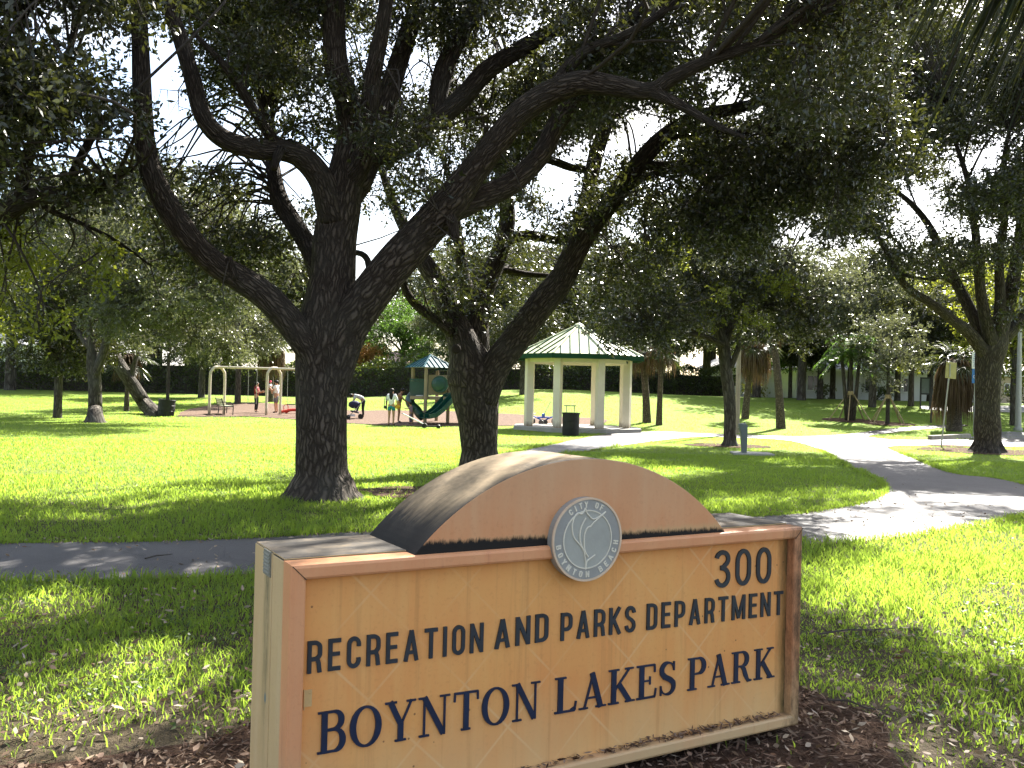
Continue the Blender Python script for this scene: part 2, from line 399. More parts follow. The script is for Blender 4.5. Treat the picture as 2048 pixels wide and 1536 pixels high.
def keep(X, Y, thin=True):
    m = ~inside(path, X, Y)
    m &= ~inside(play, X, Y)
    for r in ring_list: m &= ~(inside(r, X, Y) & (rng.random(len(X)) < .85))
    ib = inside(bed, X, Y); m &= ~(ib & (rng.random(len(X)) < .965))
    if thin:
        t = np.clip((np.hypot(X*.6, Y)-3.6)/1.9, .08, 1)
        pn = np.array([mnoise.noise(Vector((x*.9, y*.9, 2.))) for x, y in zip(X, Y)]) if len(X) < 300000 else 0
        m &= rng.random(len(X)) < np.clip(t+pn*.55, .05, 1)
    return m
for (y0, y1, dens, h0, h1, w, s2, thin) in ((2.6, 6.5, 2300, .02, .085, .009, True, True), (6.5, 10, 1700, .03, .10, .0095, True, True), (10, 16, 900, .04, .10, .011, True, False), (16, 26, 430, .03, .08, .013, True, False),
                                            (26, 40, 180, .03, .07, .018, False, False), (40, 62, 60, .03, .07, .035, False, False)):
    X, Y = wedge(y0, y1, dens, .66 if y0 < 20 else .62); k = keep(X, Y, thin); blades(X[k], Y[k], h0, h1, w, s2)
# taller fringe along the path edges
E_ = np.array(path); seg = np.roll(E_, -1, 0)-E_; L_ = np.hypot(seg[:, 0], seg[:, 1])
sel = np.where((E_[:, 1] < 30) & (np.abs(E_[:, 0]) < .7*E_[:, 1]+3))[0]
idx = np.repeat(sel, (L_[sel]*150).astype(int)); t = rng.random(len(idx))[:, None]
P_ = E_[idx]+seg[idx]*t+rng.normal(0, .045, (len(idx), 2)); blades(P_[:, 0], P_[:, 1], .05, .13, .011, True, .8)
go = np_mesh('grass', np.concatenate(GV), np.concatenate(GF), np.concatenate(GC), [M['grass']]); tag(go, kind='stuff')
# small broad weeds near the camera
def quads(P, S, W, mats, name, curl=.25, flat=.5, parent=None, mi=None):
    n = len(P); a = rng.uniform(0, 2*pi, n); t = rng.uniform(-flat, flat, n); ax = np.stack([np.cos(a)*np.cos(t), np.sin(a)*np.cos(t), np.sin(t)], 1)
    r = rng.normal(0, flat, (n, 3)); r[:, 2] += 1; bx = np.cross(r, ax); bx /= np.linalg.norm(bx, axis=1)[:, None]; nn = np.cross(ax, bx)
    S = S[:, None]; W = W[:, None]; c = (rng.uniform(-1, 1, n)*curl)[:, None]*S
    V = np.stack([P-ax*S/2, P-bx*W/2+nn*c*.5, P+bx*W/2+nn*c*.5, P+ax*S*.15-bx*W*.42+nn*c*.6, P+ax*S*.15+bx*W*.42+nn*c*.6, P+ax*S/2+nn*c*1.4], 1)
    V[:, 1] -= (ax*S*.15); V[:, 2] -= (ax*S*.15)
    f = np.array([0, 2, 1, 1, 2, 4, 3, 3, 4, 5]); cc = [3, 4, 3]
    return np_mesh(name, V.reshape(-1, 3), (np.arange(n)[:, None]*6+f[None]).ravel(), np.tile(cc, n), mats, parent)
nW = 1500
X, Y = wedge(3.6, 7.5, 40); k = keep(X, Y, False); X, Y = X[k], Y[k]
pn = np.array([mnoise.noise(Vector((x*1.2, y*1.2, 7.))) for x, y in zip(X, Y)]); X, Y = X[pn > .05], Y[pn > .05]
X = np.repeat(X, 7)+rng.normal(0, .03, 7*len(X)); Y = np.repeat(Y, 7)+rng.normal(0, .03, 7*len(Y))
tag(quads(np.stack([X, Y, rng.uniform(.015, .06, len(X))], 1), rng.uniform(.02, .045, len(X)), rng.uniform(.012, .025, len(X)), [M['weed']], 'ground_weeds', .2, .5), kind='stuff')
LX, LY = [], []
X, Y = wedge(2.8, 8.5, 130); t = np.clip(1.3-(np.hypot(X*.6, Y)-3.6)/3.0, .06, 1); pn = np.array([mnoise.noise(Vector((x*.8, y*.8, 17.))) for x, y in zip(X, Y)])
k = (rng.random(len(X)) < t+pn*.5) & ~inside(path, X, Y); LX.append(X[k]); LY.append(Y[k])
X, Y = wedge(6, 15, 14); k = inside(path, X, Y); LX.append(X[k]); LY.append(Y[k])
X, Y = wedge(8, 20, 2.2); LX.append(X); LY.append(Y)
ii = np.repeat(sel, np.minimum((L_[sel]*26).astype(int), 60)); tt_ = rng.random(len(ii))[:, None]; Q_ = E_[ii]+seg[ii]*tt_+rng.normal(0, .12, (len(ii), 2)); Q_ = Q_[Q_[:, 1] < 16]; LX.append(Q_[:, 0]); LY.append(Q_[:, 1])
X, Y = np.concatenate(LX), np.concatenate(LY)
onp = inside(path, X, Y)
Z = np.where(onp, .022, rng.uniform(.02, .055, len(X)))
tag(quads(np.stack([X, Y, Z], 1), rng.uniform(.025, .075, len(X)), rng.uniform(.011, .028, len(X)), [M['dryleaf']], 'leaf_litter', .3, .45), kind='stuff')
# bark chips of the bed round the sign
n = 26000
X, Y = wedge(2.2, 5.4, 1500, .62, 1.2); k = inside(bed, X, Y); X, Y = X[k][:n], Y[k][:n]; n = len(X)
CP = np.stack([X, Y, rng.uniform(.01, .038, n)+.02*np.array([mnoise.noise(Vector((x*2, y*2, 1.))) for x, y in zip(X, Y)])], 1)
tag(quads(CP, rng.uniform(.02, .085, n), rng.uniform(.004, .014, n), [M['chip']], 'mulch_chips', .15, .5), kind='stuff')
def stick(a, b, r=.006, sag=.01, name='fallen_twig'):
    a, b = Vector(a), Vector(b); m1 = a.lerp(b, .35)+Vector((.01, .02, sag)); m2 = a.lerp(b, .7)+Vector((-.015, -.02, sag*.4))
    return MB().tube([a, m1, m2, b], [r, r*.9, r*.7, r*.3], 5).build(name, M['twig'])
g1 = ground(1490, 1292); g2 = ground(1600, 1272)
tag(stick(ground(1640, 1288)+Vector((0, 0, .07)), ground(1790, 1276)+Vector((0, 0, .07)), .007), 'thin grey twig lying on the grass right of the sign', 'twig')
tag(stick(ground(290, 1122)+Vector((0, 0, .025)), ground(345, 1113)+Vector((0, 0, .025)), .008), 'pale twig lying on the shaded path left of the sign', 'twig')
tag(stick(ground(1655, 1418)+Vector((0, 0, .05)), ground(1770, 1440)+Vector((0, 0, .05)), .007), 'brown twig lying on bark mulch beside the sign', 'twig')
# ------------------------------------------------------------------ park sign
SO = Vector((-.7812, 3.2596, .05)); YAW, SW, SH, ST = .519, 2.6198, 1.0009, .5298
def sign_mat(name, base, hot, pale, grime=None, side=False):
    k = NT(name); v = k.coord(); s = k.sep(v)
    streak = k.noise(k.map(v, (7, 7, .9)), 1.6, 6, .62); cloud = k.noise(k.map(v, (1.0, 1.0, 1.3)), 1.5, 5, .6)
    c = k.mix(k.ramp(cloud, [(.36, 0.), (.62, .9)]), base, hot)
    c = k.mix(k.ramp(streak, [(.45, 0.), (.75, .55)]), c, pale)
    fine = k.noise(v, 60, 3, .6); c = k.mix(k.ramp(fine, [(.3, .22), (.45, 0.)]), c, tuple(x*.7 for x in hot))
    return k, v, s, c
def fin(k, c, rough=.55, bump=None): k.bsdf(c, rough, bump, .35); return k.m
# face panel: yellow-orange, faded towards the foot, paler lattice of old scoring
k, v, s, c = sign_mat('sign face paint', (.76, .375, .118), (.73, .315, .10), (.77, .44, .16))
c = k.mix(k.ramp(k.math('ADD', s[2], k.math('MULTIPLY', k.noise(k.map(v, (5, 5, .8)), 1.2, 4), .5)), [(.22, .62), (.62, 0.)]), c, (.68, .50, .25))
drip = k.noise(k.map(v, (22, 22, .7)), 1.4, 5, .6); c = k.mix(k.ramp(drip, [(.56, 0.), (.74, .4)]), c, (.47, .22, .075))
ex = k.math('ADD', k.math('MULTIPLY', s[0], 1/.415), k.math('MULTIPLY', s[2], 1/.41))
ey = k.math('SUBTRACT', k.math('MULTIPLY', s[0], 1/.415), k.math('MULTIPLY', s[2], 1/.41))
def grid(e, off):
    fr = k.math('FRACT', k.math('ADD', e, off)); d = k.math('ABSOLUTE', k.math('SUBTRACT', fr, .5))
    return k.ramp(d, [(.478, 0.), (.492, 1.)])
GOFF = (0.0, 0.0)
ln = k.math('MAXIMUM', grid(ex, .11), grid(ey, .31))
ln = k.math('MULTIPLY', ln, k.ramp(k.noise(v, 2.2, 3), [(.38, .03), (.62, .34)]))
c = k.mix(ln, c, (.80, .60, .33))
sp = k.voro(v, 11); c = k.mix(k.ramp(sp, [(.035, .8), (.06, 0.)]), c, (.16, .07, .03))
edge = k.math('MULTIPLY', k.ramp(s[0], [(.975, 0.), (.995, 1.)]), 1.0)
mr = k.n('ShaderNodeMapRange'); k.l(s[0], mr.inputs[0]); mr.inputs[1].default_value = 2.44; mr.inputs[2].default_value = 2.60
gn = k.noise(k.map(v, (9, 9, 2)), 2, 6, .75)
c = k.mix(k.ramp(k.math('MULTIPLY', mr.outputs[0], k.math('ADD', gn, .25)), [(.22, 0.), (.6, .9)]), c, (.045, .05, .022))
M['sign_face'] = fin(k, c, .5)
k, v, s, c = sign_mat('sign frame paint', (.66, .315, .15), (.63, .28, .13), (.68, .37, .19))
c = k.mix(k.ramp(k.math('ADD', s[2], k.math('MULTIPLY', k.noise(v, 3, 4), .4)), [(.2, .85), (.55, 0.)]), c, (.56, .41, .22))
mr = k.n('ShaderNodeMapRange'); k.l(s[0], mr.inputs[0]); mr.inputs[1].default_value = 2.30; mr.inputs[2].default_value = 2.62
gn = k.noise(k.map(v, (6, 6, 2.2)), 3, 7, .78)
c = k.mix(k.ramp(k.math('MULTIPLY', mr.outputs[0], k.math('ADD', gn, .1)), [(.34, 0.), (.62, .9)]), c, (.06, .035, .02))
rs = k.noise(k.map(v, (16, 16, 1.5)), 1.5, 4); c = k.mix(k.ramp(rs, [(.6, 0.), (.75, .5)]), c, (.42, .14, .07))
M['sign_frame'] = fin(k, c, .5, k.bump(k.noise(v, 30, 3), .08, .005))
k, v, s, c = sign_mat('sign side paint', (.58, .42, .215), (.52, .37, .185), (.62, .48, .28))
d = k.math('ABSOLUTE', k.math('SUBTRACT', s[1], .325)); gn = k.noise(k.map(v, (1, 16, 2.2)), 2.2, 7, .75)
vt = k.n('ShaderNodeMapRange'); k.l(s[2], vt.inputs[0]); vt.inputs[1].default_value = .12; vt.inputs[2].default_value = .95
st = k.math('MULTIPLY', k.ramp(d, [(.012, 1.), (.06, 0.)]), k.math('MULTIPLY', k.ramp(gn, [(.35, 0.), (.6, 1.)]), k.ramp(vt.outputs[0], [(0., 0.), (.5, .75), (1., 1.)])))
c = k.mix(st, c, (.075, .072, .03))
fl = k.noise(k.map(v, (30, 30, 12)), 1.5, 5, .8); c = k.mix(k.ramp(fl, [(.66, 0.), (.72, .8)]), c, (.10, .08, .055))
bl = k.n('ShaderNodeVectorMath', operation='DISTANCE'); k.l(k.map(v, (1, 1, .55)), bl.inputs[0]); bl.inputs[1].default_value = (0, .315, .235)
c = k.mix(k.ramp(bl.outputs['Value'], [(.008, .9), (.014, 0.)]), c, (.07, .16, .19))
# weathered top: dark mildew
up_ = k.sep(k.n('ShaderNodeNewGeometry').outputs['Normal'])[2]
gt = k.noise(k.map(v, (1.3, 3, 1)), 2.2, 7, .72)
topc = k.ramp(gt, [(.36, (.028, .025, .022)), (.5, (.085, .072, .056)), (.62, (.19, .145, .095)), (.76, (.32, .23, .14))])
c = k.mix(k.ramp(up_, [(.7, 0.), (.9, 1.)]), c, topc)
M['sign_side'] = fin(k, c, .6, k.bump(k.noise(v, 40, 3), .1, .005))
# arch: orange face, mildewed beige back band, black growth along the foot
k, v, s, c = sign_mat('sign arch paint', (.63, .32, .155), (.60, .275, .125), (.64, .41, .23))
topw = k.n('ShaderNodeMapRange'); k.l(s[2], topw.inputs[0]); topw.inputs[1].default_value = 1.08; topw.inputs[2].default_value = 1.36
c = k.mix(k.math('MULTIPLY', topw.outputs[0], .55), c, (.54, .37, .22))
zz = k.math('SUBTRACT', s[2], 1.0); rag = k.noise(k.map(v, (30, 30, 9)), 2, 5, .8)
zr = k.math('SUBTRACT', zz, k.math('MULTIPLY', rag, .05))
c = k.mix(k.ramp(zr, [(.005, .6), (.03, 0.)]), c, (.52, .38, .19))
lft = k.n('ShaderNodeMapRange'); k.l(s[0], lft.inputs[0]); lft.inputs[1].default_value = 2.2; lft.inputs[2].default_value = .5; lft.inputs[3].default_value = .004; lft.inputs[4].default_value = .034
zr2 = k.math('SUBTRACT', zr, k.math('SUBTRACT', lft.outputs[0], .02))
c = k.mix(k.ramp(zr2, [(-.008+.01, 1.), (.018, 0.)]), c, (.012, .011, .010))
nn = k.sep(k.n('ShaderNodeNewGeometry').outputs['True Normal'])
bd = k.noise(k.map(v, (2.2, 1.4, 2.2)), 1.5, 7, .7); edgeb = k.ramp(s[1], [(.03, 1.), (.10, 0.)])
bandc = k.ramp(bd, [(.28, (.05, .04, .028)), (.42, (.20, .15, .09)), (.58, (.38, .28, .165)), (.8, (.43, .33, .2))])
low = k.ramp(k.math('ADD', zz, k.math('MULTIPLY', k.noise(k.map(v, (3, 14, 3)), 2, 5, .7), .16)), [(.17, 1.), (.23, .6), (.30, 0.)])
bandc = k.mix(low, bandc, (.016, .014, .012)); bandc = k.mix(k.math('MULTIPLY', edgeb, k.ramp(bd, [(.3, 1.), (.7, .5)])), bandc, (.02, .018, .016))
fr = k.ramp(k.n('ShaderNodeAttribute', attribute_name='band').outputs['Fac'], [(.4, 0.), (.6, 1.)])
c = k.mix(fr, c, bandc)
M['sign_arch'] = fin(k, c, .85, k.bump(k.noise(v, 40, 3), .1, .005))
M['letter_dark'] = simple('dark sign letter', (.022, .031, .042), .45, .25, 9, .45)
M['letter_blue'] = simple('navy sign letter', (.012, .022, .055), .4, .25, 9, .45)
M['letter_edge'] = simple('letter adhesive edge', (.05, .035, .02), .7)
M['seal_grey'] = simple('seal grey', (.30, .305, .285), .55, .12, 6, .3)
M['seal_inner'] = simple('seal inner grey', (.355, .365, .325), .55, .1, 6, .3)
M['seal_rim'] = simple('seal rim peach', (.62, .48, .34), .5, .12, 12)
M['seal_pale'] = simple('seal pale line', (.66, .63, .52), .5, .08, 12)
sign = empty('park_sign', SO, 'orange stucco park entrance sign with an arched top and a round city seal', 'park sign', rz=YAW)
def frame_profile():
    mbf = MB(); pr = [(0, .10), (0, .016), (.004, .006), (.014, 0), (.047, 0), (.055, .004), (.058, .012), (.058, .052)]
    rings = []
    for (cx, cz, sx, sz) in ((0, 0, 1, 1), (SW, 0, -1, 1), (SW, SH, -1, -1), (0, SH, 1, -1)):
        b = len(mbf.v); [mbf.v.append((cx+sx*d, y, cz+sz*d)) for d, y in pr]; rings.append(b)
    for i in range(4):
        a, b = rings[i], rings[(i+1) % 4]
        for j in range(len(pr)-1): mbf.face((a+j, b+j, b+j+1, a+j+1))
    return mbf
frame_profile().build('frame', M['sign_frame'], sign)
# mitre joints show as dark hairlines
for (cx, cz, sx, sz) in ((0, SH, 1, -1), (SW, SH, -1, -1)):
    MB().bar((cx+sx*.005, -.0006, cz+sz*.005), (cx+sx*.057, -.0006, cz+sz*.057), .0022, .003).build('mitre_joint', M['letter_edge'], sign)
MB().box((SW/2, .058, SH/2), (SW-.1, .010, SH-.1)).build('face_panel', M['sign_face'], sign)
MB().box((SW/2, .1805, SH/2-.001), (SW-.004, .155, SH-.004)).box((SW/2, (.264+ST)/2, SH/2), (SW-.002, ST-.264, SH)).build('cabinet', M['sign_side'], sign, bevel=.004)
MB().box((SW/2, .261, SH/2), (SW-.02, .012, SH-.02)).build('seam_strip', M['letter_edge'], sign)
MB().box((SW/2, .318, SH+.0025), (SW-.012, .415, .004)).build('top_plate', M['sign_side'], sign)
vg = MB()
for i in range(6): vg.box((-.003, .325, SH-.012-i*.014), (.008, .085, .008), Matrix.Rotation(R(20), 3, 'Y'))
vg.box((-.001, .325, SH-.047), (.006, .1, .098)); vg.build('vent_grille', simple('vent grey', (.20, .20, .165), .6, .2, 20), sign)
lp = MB(); lp.box((.088, .0505, .494), (.032, .006, .062)).box((.0745, .048, .49), (.004, .008, .075)); lp.box((.095, .0465, .512), (.005, .004, .005))
lp.build('latch_plate', simple('latch paint', (.58, .40, .18), .5), sign)
# arch
AX0, AX1, AZ, AV = .490, 2.112, SH-.002, 1.364
ch = (AX1-AX0)/2; sg = AV-AZ; AR = (ch*ch+sg*sg)/(2*sg); ac = (AX0+AX1)/2; az = AV-AR; ah = math.asin(ch/AR)
mbA = MB(); NA = 64; Y0, Y1 = .022, ST-.004
arc = [(ac+AR*sin(-ah+2*ah*i/NA), az+AR*cos(-ah+2*ah*i/NA)) for i in range(NA+1)]
mbA.prism(arc, Y0, Y1); ao = mbA.build('arch', M['sign_arch'], sign)
at_ = ao.data.attributes.new('band', 'FLOAT', 'FACE'); nf = len(ao.data.polygons)
at_.data.foreach_set('value', [0.0, 0.0]+[1.0]*(nf-2))
bvm = ao.modifiers.new('bevel', 'BEVEL'); bvm.width = .003; bvm.segments = 2; bvm.limit_method = 'ANGLE'; bvm.angle_limit = R(40)
# ---- lettering drawn from strokes
def ribbon(mb, pts, w, front, depth, tf, closed=False):
    W0 = w if hasattr(w, '__len__') else [w]*len(pts); P, W = [], []
    for p, ww in zip(pts, W0):
        q = Vector((p[0], p[1]))
        if P and (q-P[-1]).length < 1e-4*max(1, abs(q.x)): continue
        P.append(q); W.append(ww)
    if closed and (P[0]-P[-1]).length < 1e-4: P.pop(); W.pop()
    n = len(P); Lp, Rp = [], []
    for i in range(n):
        if closed: d0, d1 = (P[i]-P[i-1]), (P[(i+1) % n]-P[i])
        else: d0 = P[i]-P[i-1] if i else P[1]-P[0]; d1 = P[i+1]-P[i] if i < n-1 else P[-1]-P[-2]
        d0, d1 = d0.normalized(), d1.normalized(); n0, n1 = Vector((-d0.y, d0.x)), Vector((-d1.y, d1.x)); m = n0+n1
        m = m/max(.35, m.dot(n0)) if m.length > 1e-6 else n0
        Lp.append(P[i]+m*W[i]/2); Rp.append(P[i]-m*W[i]/2)
    b = len(mb.v)
    for y in (front, depth):
        for q in Lp+Rp:
            x, z = tf(q.x, q.y); mb.v.append((x, y, z))
    N = 2*n
    for i in range(n if closed else n-1):
        j = (i+1) % n
        mb.face((b+i, b+j, b+n+j, b+n+i)); mb.face((b+j, b+i, b+N+i, b+N+j)); mb.face((b+n+i, b+n+j, b+N+n+j, b+N+n+i))
    if not closed:
        mb.face((b, b+n, b+N+n, b+N)); mb.face((b+n-1, b+N+n-1, b+N+n+n-1, b+n+n-1))
def arcp(cx, cy, rx, ry, a0, a1, n=14): return [(cx+rx*cos(R(a0+(a1-a0)*i/n)), cy+ry*sin(R(a0+(a1-a0)*i/n))) for i in range(n+1)]
def sans(ch, s=.128):
    h = s/2; w = .46
    if ch == 'I': return .15, [([(.075, 0), (.075, 1)], s)]
    if ch == 'E': return .40, [([(h, 0), (h, 1)], s), ([(0, 1-h), (.40, 1-h)], s), ([(0, .52), (.37, .52)], s*.95), ([(0, h), (.40, h)], s)]
    if ch == 'T': return .46, [([(.23, 0), (.23, 1)], s), ([(0, 1-h), (.46, 1-h)], s)]
    if ch in 'RPD':
        st = [([(h, 0), (h, 1)], s)]; y0 = .43 if ch != 'D' else h; r = .17
        if ch == 'P': y0 = .40
        st.append(([(0, 1-h), (w-h-r, 1-h)]+arcp(w-h-r, 1-h-r, r, r, 90, 0, 8)+arcp(w-h-r, y0+r, r, r, 0, -90, 8)+[(0, y0)], s))
        if ch == 'R': st.append(([(.27, .46), (.33, .38), (.36, .3), (w-h, 0)], s))
        return w, st
    if ch == 'O': 
        rx = .23-h; return .46, [(arcp(.23, 1-h-.19, rx, .19, 0, 180, 14)+arcp(.23, h+.19, rx, .19, 180, 360, 14), s, True)]
    if ch == 'C':
        rx = .23-h; return .45, [(([(.45-h, .68)]+arcp(.23, 1-h-.19, rx-.005, .19, 0, 180, 14)+arcp(.23, h+.19, rx-.005, .19, 180, 360, 14)+[(.45-h, .32)]), s)]
    if ch == 'A': return .54, [([(.075, 0), (.27, 1)], s), ([(.465, 0), (.27, 1)], s), ([(.14, .28), (.40, .28)], s*.85), ([(.2, .965), (.34, .965)], .07)]
    if ch == 'N': return .50, [([(h, 0), (h, 1)], s), ([(.5-h, 0), (.5-h, 1)], s), ([(h, 1-.02), (.5-h, .02)], s)]
    if ch == 'M': return .66, [([(h, 0), (h, 1)], s), ([(.66-h, 0), (.66-h, 1)], s), ([(h+.01, .98), (.33, .06)], s*.9), ([(.66-h-.01, .98), (.33, .06)], s*.9)]
    if ch == 'K': return .50, [([(h, 0), (h, 1)], s), ([(h, .36), (.44, 1)], s*.95), ([(.20, .52), (.45, 0)], s)]
    if ch == 'S': return .45, [(arcp(.225, 1-h-.2, .225-h, .2, 0, 180, 10)+[(.09, .62), (.17, .545), (.28, .47), (.36, .38)]+arcp(.225, h+.2, .225-h, .2, 0, -180, 10), s)]
    if ch == '3': return .50, [(arcp(.24, .76, .19, .18, 170, -60, 16)+[(.28, .545), (.18, .535)], .115), ([(.18, .525), (.28, .52)]+arcp(.25, .29, .195, .225, 65, -165, 16), .115)]
    if ch == '0': return .52, [(arcp(.26, .64, .195, .295, 0, 180, 16)+arcp(.26, .36, .195, .295, 180, 360, 16), .115, True)]
def serif(ch):
    T, H_, S = .152, .052, .05
    def sf(x0, x1, y): return ([(x0, y), (x1, y)], S)
    lo, hi = S/2, 1-S/2
    if ch == 'B':
        return .74, [([(.17, 0), (.17, 1)], T), sf(0, .3, lo), sf(0, .3, hi),
            ([(.2, 1-.028), (.40, 1-.028)]+arcp(.42, .765, .19, .207, 88, -90, 14)+[(.2, .545)], [.055, .06]+[.06+.095*max(0, cos(R(88-178*i/14))) for i in range(15)]+[.05]),
            ([(.2, .535), (.42, .535)]+arcp(.44, .283, .215, .255, 88, -90, 14)+[(.2, .028)], [.045, .05]+[.055+.105*max(0, cos(R(88-178*i/14))) for i in range(15)]+[.055])]
    if ch == 'O': return .84, [([(.42+(.345)*cos(t), .5+.475*sin(t)) for t in [2*pi*i/36 for i in range(36)]], [.05+.115*abs(cos(2*pi*i/36))**1.5 for i in range(36)], True)]
    if ch == 'Y': return .84, [([(.44, 0), (.44, .46)], T), ([(.14, 1), (.44, .42)], T*.98), ([(.74, 1), (.46, .42)], H_), sf(.29, .60, lo), sf(0, .32, hi), sf(.6, .86, hi)]
    if ch == 'N': return .92, [([(.17, 0), (.17, 1)], H_), ([(.76, 0), (.76, 1)], H_), ([(.17, .99), (.73, .02)], T), sf(.03, .32, lo), sf(0, .22, hi), sf(.62, .92, hi)]
    if ch == 'T': return .78, [([(.39, 0), (.39, 1)], T), ([(.03, 1-.028), (.75, 1-.028)], .056), ([(.045, .975), (.035, .76)], .05), ([(.735, .975), (.745, .76)], .05), sf(.25, .53, lo)]
    if ch == 'L': return .68, [([(.17, 0), (.17, 1)], T), sf(0, .34, hi), ([(0, .028), (.62, .028)], .056), ([(.62, .03), (.66, .28)], .05), ([(.5, .04), (.62, .1)], .07)]
    if ch == 'A': return .86, [([(.16, 0), (.43, .97)], H_), ([(.69, 0), (.40, 1)], T), ([(.24, .3), (.6, .3)], .05), sf(0, .28, lo), sf(.53, .86, lo)]
    if ch == 'K': return .86, [([(.17, 0), (.17, 1)], T), sf(0, .34, lo), sf(0, .34, hi), ([(.2, .38), (.68, .97)], H_), ([(.34, .56), (.70, .03)], T), sf(.54, .82, hi), sf(.56, .88, lo)]
    if ch == 'E': return .70, [([(.17, 0), (.17, 1)], T), ([(0, 1-.028), (.62, 1-.028)], .056), ([(0, .028), (.64, .028)], .056), ([(.61, .98), (.62, .75)], .05), ([(.63, .03), (.67, .27)], .05), ([(.2, .52), (.46, .52)], .05), ([(.46, .40), (.46, .64)], .05)]
    if ch == 'S': return .60, [(arcp(.30, .75, .215, .222, 12, 180, 12)+[(.10, .66), (.2, .55), (.38, .46), (.49, .36)]+arcp(.285, .25, .225, .222, 15, -178, 14), [.05]*5+[.06, .08, .10, .12, .13, .13, .14, .14]+[.15, .165, .165, .15]+[.14, .13, .12, .11, .1, .09, .08, .07, .06, .05, .05, .05, .05, .05, .05]), ([(.515, .99), (.515, .72)], .045), ([(.06, .3), (.06, .01)], .045)]
    if ch == 'P': return .70, [([(.17, 0), (.17, 1)], T), sf(0, .34, lo), sf(0, .3, hi), ([(.2, 1-.028), (.40, 1-.028)]+arcp(.42, .735, .2, .237, 88, -90, 14)+[(.2, .49)], [.055, .06]+[.06+.1*max(0, cos(R(88-178*i/14))) for i in range(15)]+[.05])]
    if ch == 'R': return .84, [([(.17, 0), (.17, 1)], T), sf(0, .34, lo), sf(0, .3, hi), ([(.2, 1-.028), (.40, 1-.028)]+arcp(.42, .745, .2, .227, 88, -90, 14)+[(.2, .515)], [.055, .06]+[.06+.1*max(0, cos(R(88-178*i/14))) for i in range(15)]+[.05]), ([(.40, .52), (.5, .42), (.58, .2), (.68, .035), (.82, .035)], [.09, .14, .15, .1, .05])]
def word(txt, fn, x0, x1, z0, z1, h, gap, mat, name='letter', f=.0445, bk=.0535):
    gl = [fn(c) for c in txt]; tot = sum(g[0] for g in gl)+gap*(len(txt)-1); sx = (x1-x0)/tot; x = 0
    for g in gl:
        mbl = MB(); n = 0; px = x
        for st in g[1]:
            cl = len(st) > 2 and st[2]; n += 1
            zb = z0+(z1-z0)*(px*sx)/(x1-x0)
            ribbon(mbl, st[0], st[1], f+n*.00035, bk, lambda a, b: (x0+(px+a)*sx, zb+(z1-z0)/(x1-x0)*a*sx+b*h), cl)
        mbl.build(name, mat, sign); x += g[0]+gap
word('RECREATION', sans, .083, .821, .585, .577, .120, .20, M['letter_dark'])
word('AND', sans, .873, 1.136, .580, .585, .120, .18, M['letter_dark'])
word('PARKS', sans, 1.20, 1.603, .577, .572, .120, .18, M['letter_dark'])
word('DEPARTMENT', sans, 1.668, 2.535, .572, .556, .120, .20, M['letter_dark'])
word('BOYNTON', serif, .130, 1.103, .278, .262, .157, .10, M['letter_blue'])
word('LAKES', serif, 1.178, 1.850, .264, .256, .155, .08, M['letter_blue'])
word('PARK', serif, 1.921, 2.485, .258, .247, .152, .09, M['letter_blue'])
word('300', sans, 2.075, 2.448, .726, .722, .183, .18, M['letter_dark'], 'numeral')
# ---- city seal
SC = (1.284, 1.021); SR = .180
def disc(r, y0, y1, n=72): return MB().prism([(SC[0]+r*cos(2*pi*i/n), SC[1]+r*sin(2*pi*i/n)) for i in range(n)], y0, y1)
seal = disc(SR, -.016, .030).build('seal', M['seal_grey'], sign, bevel=.003)
def ring(r, w, y, name, mat):
    m_ = MB(); ribbon(m_, [(r*cos(2*pi*i/72), r*sin(2*pi*i/72)) for i in range(72)], w, y, -.012, lambda a, b: (SC[0]+a, SC[1]+b), True); m_.build(name, mat, seal)
ring(SR-.004, .009, -.0195, 'rim', M['seal_rim'])
disc(.124, -.0172, -.012).build('seal_centre', M['seal_inner'], seal)
ring(.124, .005, -.0200, 'inner_ring', M['seal_pale'])
def around(txt, r, a0, a1, inward, h):
    n = len(txt)
    for i, ch in enumerate(txt):
        if ch == ' ': continue
        a = R(a0+(a1-a0)*i/(n-1)); g = sans(ch, .17) if ch not in 'BYFH' else {'B': (.46, [([(.08, 0), (.08, 1)], .17), ([(0, .92), (.25, .92)]+arcp(.25, .73, .13, .19, 90, -90, 8)+[(0, .54)], .16), ([(0, .5), (.27, .5)]+arcp(.27, .29, .14, .21, 90, -90, 8)+[(0, .08)], .16)]),
             'Y': (.5, [([(.25, 0), (.25, .5)], .17), ([(.06, 1), (.25, .48)], .17), ([(.44, 1), (.25, .48)], .17)]), 'F': (.4, [([(.08, 0), (.08, 1)], .17), ([(0, .92), (.4, .92)], .16), ([(0, .53), (.36, .53)], .16)]), 'H': (.46, [([(.08, 0), (.08, 1)], .17), ([(.38, 0), (.38, 1)], .17), ([(.08, .5), (.38, .5)], .16)])}[ch]
        m_ = MB(); kx = 1.45
        for q, st in enumerate(g[1]):
            def tf(x, z):
                lx = (x-g[0]/2)*h*kx; lz = (z-.5)*h
                if inward: ux, uz, vx, vz = -sin(a), cos(a), -cos(a), -sin(a)      # baseline outwards
                else: ux, uz, vx, vz = sin(a), -cos(a), cos(a), sin(a)
                return SC[0]+r*cos(a)+ux*lx+vx*lz, SC[1]+r*sin(a)+uz*lx+vz*lz
            ribbon(m_, st[0], st[1], -.0185-q*.0003, -.012, tf, len(st) > 2 and st[2])
        m_.build('seal_letter', M['seal_pale'], seal)
around('CITY OF', .150, 127, 62, False, .026)
around('BOYNTON BEACH', .150, 190, 352, True, .026)
